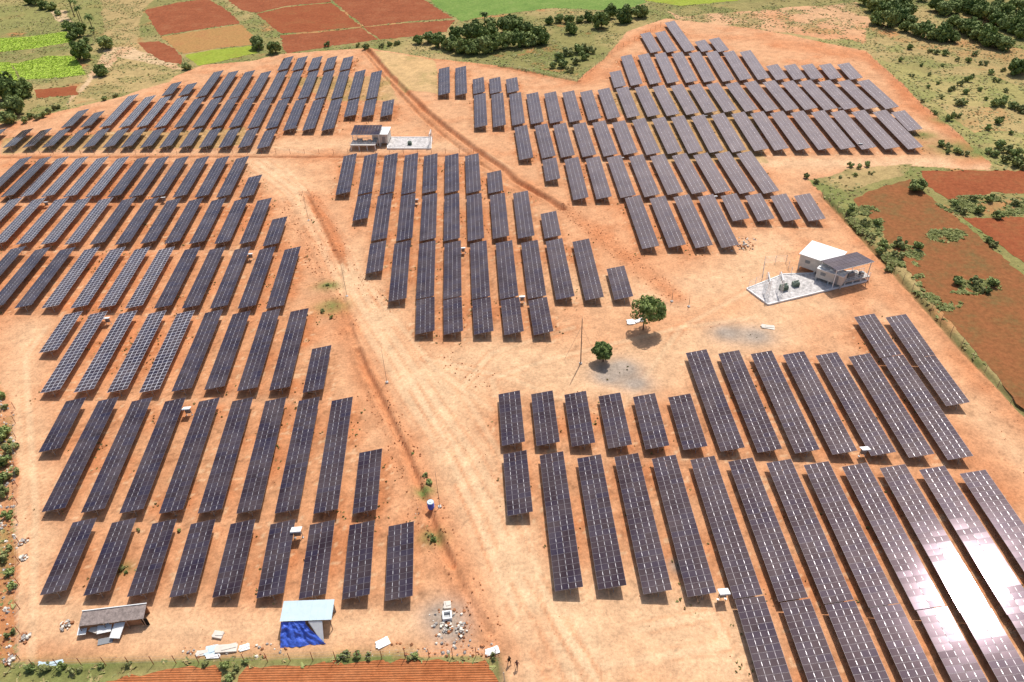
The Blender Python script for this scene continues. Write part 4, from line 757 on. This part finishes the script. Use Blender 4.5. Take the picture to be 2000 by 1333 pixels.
# --- long low shed at the bottom left
def shed():
    a, rz, L = frame_from((152, 1238), (280, 1228)); L = 8.7; ev, bk = at(216, 1217, 1.75), at(216, 1186, 2.3); d = bk.y - ev.y; c = Vector((ev.x, (ev.y + bk.y) / 2, 0)); t = empty('shed', c, .10, 'long low shed with weathered grey roof and mud walls', 'shed')
    w_ = MB(); w_.box((0, d / 2 - .1, .95), (L - .3, .15, 2.0)); w_.box((-L / 2 + .2, 0, .8), (.15, d - .3, 1.7)); w_.box((1.6, -d / 2 + .3, .8), (4.2, .15, 1.7)); w_.box((-2.8, -d / 2 + .3, .7), (3.4, .15, 1.5)); sub('wall', w_, MUD, t)
    M = Matrix.Translation((0, 0, 2.0)) @ Matrix.Rotation(.16, 4, 'X'); r = MB(); nn = 16
    for i in range(nn): r.box((-L / 2 + L * (i + .5) / nn, 0, rnd.uniform(-.03, .03)), (L / nn + .02, d + rnd.uniform(0, .12), .07), 0, M)
    rf = sub('roof', r, RUST, t); q = MB(); q.box((0, d / 2 + .02, .10), (L + .1, .12, .10), 0, M); sub('ridge_beam', q, WHITE_P, rf)
    q = MB(); q.box((4.25, -d / 2 + .15, .8), (.8, .08, 1.55)); sub('doorway', q, DARK, t)
    for x in (-L / 2 + .1, -1, 2, L / 2 - .1): q = MB(); q.tube((x, -d / 2 - .1, -.1), (x, -d / 2 - .1, 1.8), .06, n=6); sub('post', q, WOOD, t)
    return c
sc_ = shed()
def lean_sheet(px, py, sx, sy, rx, rz, m_, lab, z=.5, name='metal_sheet'):
    g = at(px, py, z); mb = MB(); n = 8
    for i in range(n): mb.box((-sx / 2 + sx * (i + .5) / n, 0, .02 * (i % 2)), (sx / n, sy, .025))
    o = mb.build(name, m_); o.location = g; o.rotation_euler = (rx, 0, rz); tagd(o, lab, name.replace('_', ' ')); return o
lean_sheet(229, 1231, 1.5, 2.2, .28, -.1, WHITE_P, 'brightest white sheet hanging steeply off the shed front', .95); lean_sheet(204, 1226, 1.9, 1.5, .2, .2, WHITE_P, 'pale grey sheet leaning in the middle of the shed front', 1.0); lean_sheet(186, 1226, 1.3, 1.4, .15, -.3, CREAM, 'dull grey sheet between two whiter ones at the shed', .9); lean_sheet(161, 1230, 1.2, 1.5, .2, .1, WHITE_P, 'white sheet at the left end of the shed front', .9)
lean_sheet(206, 1252, 2.0, .9, .1, .2, GREYM, 'flat grey sheet on the ground before the shed', .15)
# --- blue tarpaulin shelter
def shelter():
    ev, bk, ft = at(597, 1213, 2.4), at(597, 1173, 2.75), at(597, 1264, 0); c = Vector((ev.x, ft.y + 1.6, 0)); t = empty('shelter', c, .0, 'shelter with pale blue sheet roof and blue tarpaulin front', 'shelter'); L = 6.8; d = bk.y - ev.y; y0 = ev.y - c.y; run = ev.y - ft.y
    fr_ = []
    for x in (-L / 2 + .1, 0, L / 2 - .1):
        for y, h in ((y0, 2.35), (y0 + d - .2, 2.75)): q = MB(); q.tube((x, y, -.1), (x, y, h), .06, n=6); sub('post', q, WOOD, t)
    M = Matrix.Translation((0, y0 + d / 2, 2.6)) @ Matrix.Rotation(.11, 4, 'X'); r = MB()
    for i in range(14): r.box((-L / 2 - .15 + (L + .3) * (i + .5) / 14, 0, .015 * (i % 2)), ((L + .3) / 14 - .004, d, .03), 0, M)
    sub('roof', r, SHEET, t)
    b = MB(); b.box((0, y0 + d - .2, 1.3), (L - .2, .05, 2.6)); b.box((-L / 2 + .12, y0 + d / 2, 1.2), (.05, d - .4, 2.3)); sub('back_wall', b, CONC, t)
    # tarpaulin: one wrinkled sheet from eave to ground
    nx_, ny_ = 40, 22; R = random.Random(4); ph = [R.uniform(0, 6) for _ in range(6)]; V_ = []; F_ = []
    def P(i, j):
        u, v = i / nx_, j / ny_; xr = (.50 + .42 * v ** 1.5); x = -L / 2 - .05 + u * L * xr; y = y0 - .05 - run * v ** 1.2 * (1 - .12 * u); z = 2.28 * (1 - v) ** .9 + .06
        from_n = noise.noise(Vector((u * 5, v * 4, .3))); wv = .30 * noise.noise(Vector((u * 3.1 + from_n, v * 2.3, 1.7))) + .14 * noise.noise(Vector((u * 9, v * 6 + 2 * from_n, 5.1))) + .07 * noise.noise(Vector((u * 22, v * 15, 9))); return (x, y - wv, z + wv * .7)
    for j in range(ny_ + 1):
        for i in range(nx_ + 1): V_.append(P(i, j))
    for j in range(ny_):
        for i in range(nx_): k = j * (nx_ + 1) + i; F_.append((k, k + 1, k + nx_ + 2, k + nx_ + 1))
    me = bpy.data.meshes.new('tarpaulin'); me.from_pydata(V_, [], F_); me.materials.append(BLUE); me.polygons.foreach_set('use_smooth', [True] * len(F_)); link('tarpaulin', me, t)
    q = MB(); q.quad((.35, y0 - .03, 2.3), (2.25, y0 - .03, 2.3), (2.45, y0 - run * .8, .1), (2.1, y0 - run * .75, .25)); q.quad((.35, y0 - .06, 2.27), (2.1, y0 - run * .76, .22), (1.9, y0 - run * .64, .6), (.3, y0 - .08, 2.1)); sub('white_flap', q, WHITE_P, t)
shelter()
# --- loose things on the ground
for i, (x, y, sx, sy, rz, m_, l) in enumerate(((396, 1277, 1.6, .8, .1, CREAM, 'cream slab at the left end of the scrap row by the fence'), (414, 1272, 1.6, 1.5, .2, SHEET, 'bluish white sheet in the scrap row by the fence'), (417, 1284, 1.8, .5, .05, WHITE_P, 'narrow white plank nearest the fence weeds'), (443, 1269, 2.9, 1.1, .06, CREAM, 'long cream box lid in the scrap row'), (478, 1266, 1.3, .9, .3, WHITE_P, 'crumpled white sheet at the right of the scrap row'),
    (748, 1257, 1.8, 1.2, .5, WHITE_P, 'white angular sheet right of the blue shelter'), (427, 1242, 1.4, 1.0, -.2, CREAM, 'lone cream white block between shed and shelter'), (1232, 630, 1.5, 1.6, .2, WHITE_P, 'white slab at the left of the larger tree'), (1250, 627, 2.4, 1.0, .35, WHITE_P, 'white slab behind the trunk of the larger tree'), (100, 1298, 3.2, .6, .05, SHEET, 'pale bluish plank lying along the front fence'),
    (962, 1273, 1.8, 1.0, .3, WHITE_P, 'pale rubble slab at the right corner of the fence'), (874, 1184, 1.0, 1.1, .1, CREAM, 'yellowish sack pile beside the grey heap'), (1500, 640, 2.6, 1.2, -.3, CREAM, 'pale mound slab below the right gravel yard'))):
    g = at(x, y, 0); mb = MB(); h = .35 if 'block' in l or 'box' in l or 'sack' in l else .14; mb.box((0, 0, h / 2 + .05), (sx, sy, h)); mb.box((sx * .12, sy * .1, h + .09), (sx * .7, sy * .6, .08), 0, Matrix.Rotation(.2, 4, 'Z')); mb.box((-sx * .3, -sy * .3, .1), (sx * .5, sy * .4, .2), 0, Matrix.Rotation(-.3, 4, 'Z'))
    nm = 'scrap_slab'; o = mb.build(nm, m_); o.location = g; o.rotation_euler = (0.04, .05, rz); tagd(o, l, 'scrap')
def ring_tank():
    t = empty('water_tank', at(874, 1206), .1, 'small white square open tank on the grey heap', 'tank'); w_ = MB()
    for x, y, a, b in ((0, -.55, 1.3, .2), (0, .55, 1.3, .2), (-.55, 0, .2, .9), (.55, 0, .2, .9)): w_.box((x, y, .35), (a, b, .7))
    sub('tank_wall', w_, WHITE_P, t); f = MB(); f.box((0, 0, .12), (.88, .88, .2)); sub('water', f, GREYM, t)
ring_tank()
def drum():
    t = empty('water_drum', at(842, 992), 0, 'upright blue drum with pale lid beside the ditch', 'drum'); b = MB(); b.tube((0, 0, 0), (0, 0, 1.35), .52, .5, 18)
    for z in (.3, .7, 1.05): b.tube((0, 0, z), (0, 0, z + .06), .545, .545, 18)
    sub('drum_body', b, BLUE, t); l = MB(); l.tube((0, 0, 1.36), (0, 0, 1.45), .56, .5, 18); l.tube((0, 0, 1.45), (0, 0, 1.53), .18, .16, 10); sub('lid', l, SHEET, t)
drum()
for x, y, r, l in ((46, 1060, .8, 'pale stone heap, upper of three by the left edge strip'), (47, 1090, .6, 'small pale stone heap, middle of three by the left strip'), (50, 1246, .9, 'grey and white stone heap left of the shed'), (130, 1222, .9, 'pale stick and stone heap touching the shed'), (872, 1225, .9, 'dark soil heap on the grey patch'), (902, 1232, 1.0, 'dark and cream heap at the right of the grey patch'), (20, 1290, .9, 'white stone heap in the front left corner'), (1452, 482, 1.2, 'grey heap at the end of the long far right tables')):
    R = random.Random(x); mb = MB()
    for k in range(26):
        a = R.uniform(0, 6.28); q = R.random() ** .7 * r; s = R.uniform(.12, .34); mb.box((q * math.cos(a), q * math.sin(a), s * .4 + (r - q) * .25), (s * 1.3, s, s * .8), R.randrange(3), Matrix.Rotation(a, 4, 'Z'))
    o = mb.build('stone_heap', [STW, STG, CL2]); o.location = at(x, y); tagd(o, l, 'heap')
# --- utility poles and fences
def pole(x, y, h, r, lab, stay=False):
    t = empty('utility_pole', at(x, y), .3, lab, 'pole'); p = MB(); p.tube((0, 0, -.3), (0, 0, h), r, r * .6, 8); sub('mast', p, WOOD, t); b = MB(); b.box((0, 0, .12), (.5, .5, .3)); sub('base_block', b, CONC, t)
    a = MB(); a.tube((0, 0, h), (0, 0, h + .9), .03, .01, 5); sub('rod', a, STEEL, t)
    if stay:
        s = MB(); s.tube((0, 0, h * .85), (3.4, -1.2, 0), .02, n=4); s.tube((0, 0, h * .85), (-2.4, 2.4, 0), .02, n=4); sub('stay_wire', s, WIRE, t)
pole(1134, 711, 11, .13, 'tall pole with stay wires left of the smaller tree', True); pole(859, 991, 8, .045, 'thin pole standing just right of the blue drum'); pole(756, 748, 8, .045, 'thin pole beside the road, below the middle block'); pole(678, 580, 8, .045, 'thin pole on the road beside the middle block'); pole(603, 432, 8, .045, 'thin pole at the start of the road, upper end'); pole(1312, 590, 2.4, .07, 'short stump post right of the larger tree'); pole(1345, 600, 2.2, .07, 'shorter stump post farther right of the larger tree')
def post_fence(pts, step, h, lab, col, wires=3, r=.05):
    W = [at(*p) for p in pts]; c = W[0].copy(); t = empty('wire_fence', c, 0, lab, 'fence'); pm = MB(); pm.tube((0, 0, -.2), (0, 0, h), r, n=5); pm = pm.mesh('post', col); wr = MB(); cnt = 0
    for a, b in zip(W[:-1], W[1:]):
        L = (b - a).length; n = max(1, round(L / step))
        for i in range(n):
            if cnt < 98: link('post', pm, t, a.lerp(b, i / n) - c); cnt += 1
        for k in range(wires): z = h * (.3 + .65 * k / max(1, wires - 1)); wr.tube(tuple((a - c).xy) + (z,), tuple((b - c).xy) + (z,), .008, n=3)
    link('post', pm, t, W[-1] - c); sub('wire', wr, WIRE, t)
post_fence([(22, 1306), (300, 1298), (523, 1293), (700, 1288), (930, 1281), (968, 1282)], 3.1, 2.1, 'rusty post and wire fence along the front edge of the site', REDP)
post_fence([(968, 1282), (985, 1330), (1000, 1380)], 3.0, 2.1, 'pale post fence running down beside the ploughed field corner', CONC)
post_fence([(0, 303), (400, 301), (680, 301), (925, 300)], 4.2, 1.6, 'low post fence along the trench between left blocks', REDP)
post_fence([(1606, 380), (1700, 476), (1800, 586), (1900, 698), (2000, 822)], 4.0, 1.7, 'long post fence along the right fallow field', WOOD)
post_fence([(848, 116), (1000, 136), (1128, 162), (1195, 104), (1290, 52)], 4.5, 1.6, 'post fence along the bank below grove and bushes', WOOD)
post_fence([(1692, 104), (1745, 150), (1803, 211), (1875, 266), (1928, 306)], 4.5, 1.6, 'post fence along the red fire break at the right', WOOD)
post_fence([(30, 800), (34, 950), (38, 1100), (40, 1290)], 4.0, 1.8, 'post fence beside the rubble strip on the left', REDP)
# --- two people walking by the ploughed field corner
def person(x, y, yaw, lab, top, bottom, stride):
    J = {}; V_ = []; E_ = []; Rr = []
    def add_(n, p, r, par=None):
        J[n] = len(V_); V_.append(p); Rr.append(r)
        if par: E_.append((J[par], J[n]))
    add_('pelvis', (0, 0, .95), .15); add_('waist', (0, .01, 1.10), .13, 'pelvis'); add_('chest', (0, 0, 1.32), .16, 'waist'); add_('neck', (0, 0, 1.48), .06, 'chest'); add_('jaw', (0, -.03, 1.57), .075, 'neck'); add_('head', (0, -.01, 1.66), .10, 'jaw')
    for s, n in ((-1, 'l'), (1, 'r')):
        k = stride * s
        add_('hip' + n, (s * .10, 0, .88), .10, 'pelvis'); add_('kn' + n, (s * .11, -.05 - k * .16, .50), .065, 'hip' + n); add_('an' + n, (s * .11, -k * .30 + .02, .10), .042, 'kn' + n); add_('to' + n, (s * .12, -k * .30 - .14, .04), .035, 'an' + n)
        add_('sh' + n, (s * .19, 0, 1.40), .07, 'chest'); add_('el' + n, (s * .25, .04 + k * .10, 1.12), .045, 'sh' + n); add_('wr' + n, (s * .26, -.06 + k * .2, .90), .03, 'el' + n); add_('pa' + n, (s * .26, -.08 + k * .22, .82), .03, 'wr' + n)
        for f in range(4): add_('f%d%s' % (f, n), (s * (.262), -.115 + k * .22 + f * .022, .74 + .008 * abs(f - 1)), .009, 'pa' + n)
        add_('th' + n, (s * .245, -.125 + k * .22, .80), .010, 'pa' + n)
    me = bpy.data.meshes.new('body'); me.from_pydata(V_, E_, []); o = bpy.data.objects.new('body', me); COL.objects.link(o)
    sk = o.modifiers.new('s', 'SKIN'); sb = o.modifiers.new('b', 'SUBSURF'); sb.levels = 1; sb.render_levels = 1
    for i, v in enumerate(me.skin_vertices[0].data): v.radius = (Rr[i], Rr[i] * .85); v.use_root = i == 0
    dg = bpy.context.evaluated_depsgraph_get(); m2 = bpy.data.meshes.new_from_object(o.evaluated_get(dg)); bpy.data.objects.remove(o)
    for m_ in (SKIN, top, bottom): m2.materials.append(m_)
    for p in m2.polygons:
        c = p.center; p.use_smooth = True
        p.material_index = 2 if (.12 < c.z < 1.0 and abs(c.x) < .215) else (1 if (1.0 <= c.z < 1.49) and (abs(c.x) < .235 or c.z > 1.1) else 0)
    t = empty('person', at(x, y), yaw, lab, 'person'); link('body', m2, t); h = MB()
    for a, b, r0, r1 in (((0, .02, 1.66), (0, .03, 1.75), .112, .10), ((0, .03, 1.75), (0, .03, 1.785), .10, .04), ((0, .06, 1.56), (0, .03, 1.68), .07, .108)): h.tube(a, b, r0, r1, 12)
    sub('hair', h, BLK, t)
person(995, 1297, .4, 'person in dark clothes, left of the two walking by the field corner', BLK, BLK, .8); person(1010, 1305, -.3, 'person in a dull reddish shirt, right of the two walkers', mat('dull_red_cloth', (.16, .07, .06)), mat('grey_brown_cloth', (.22, .15, .13)), .9)
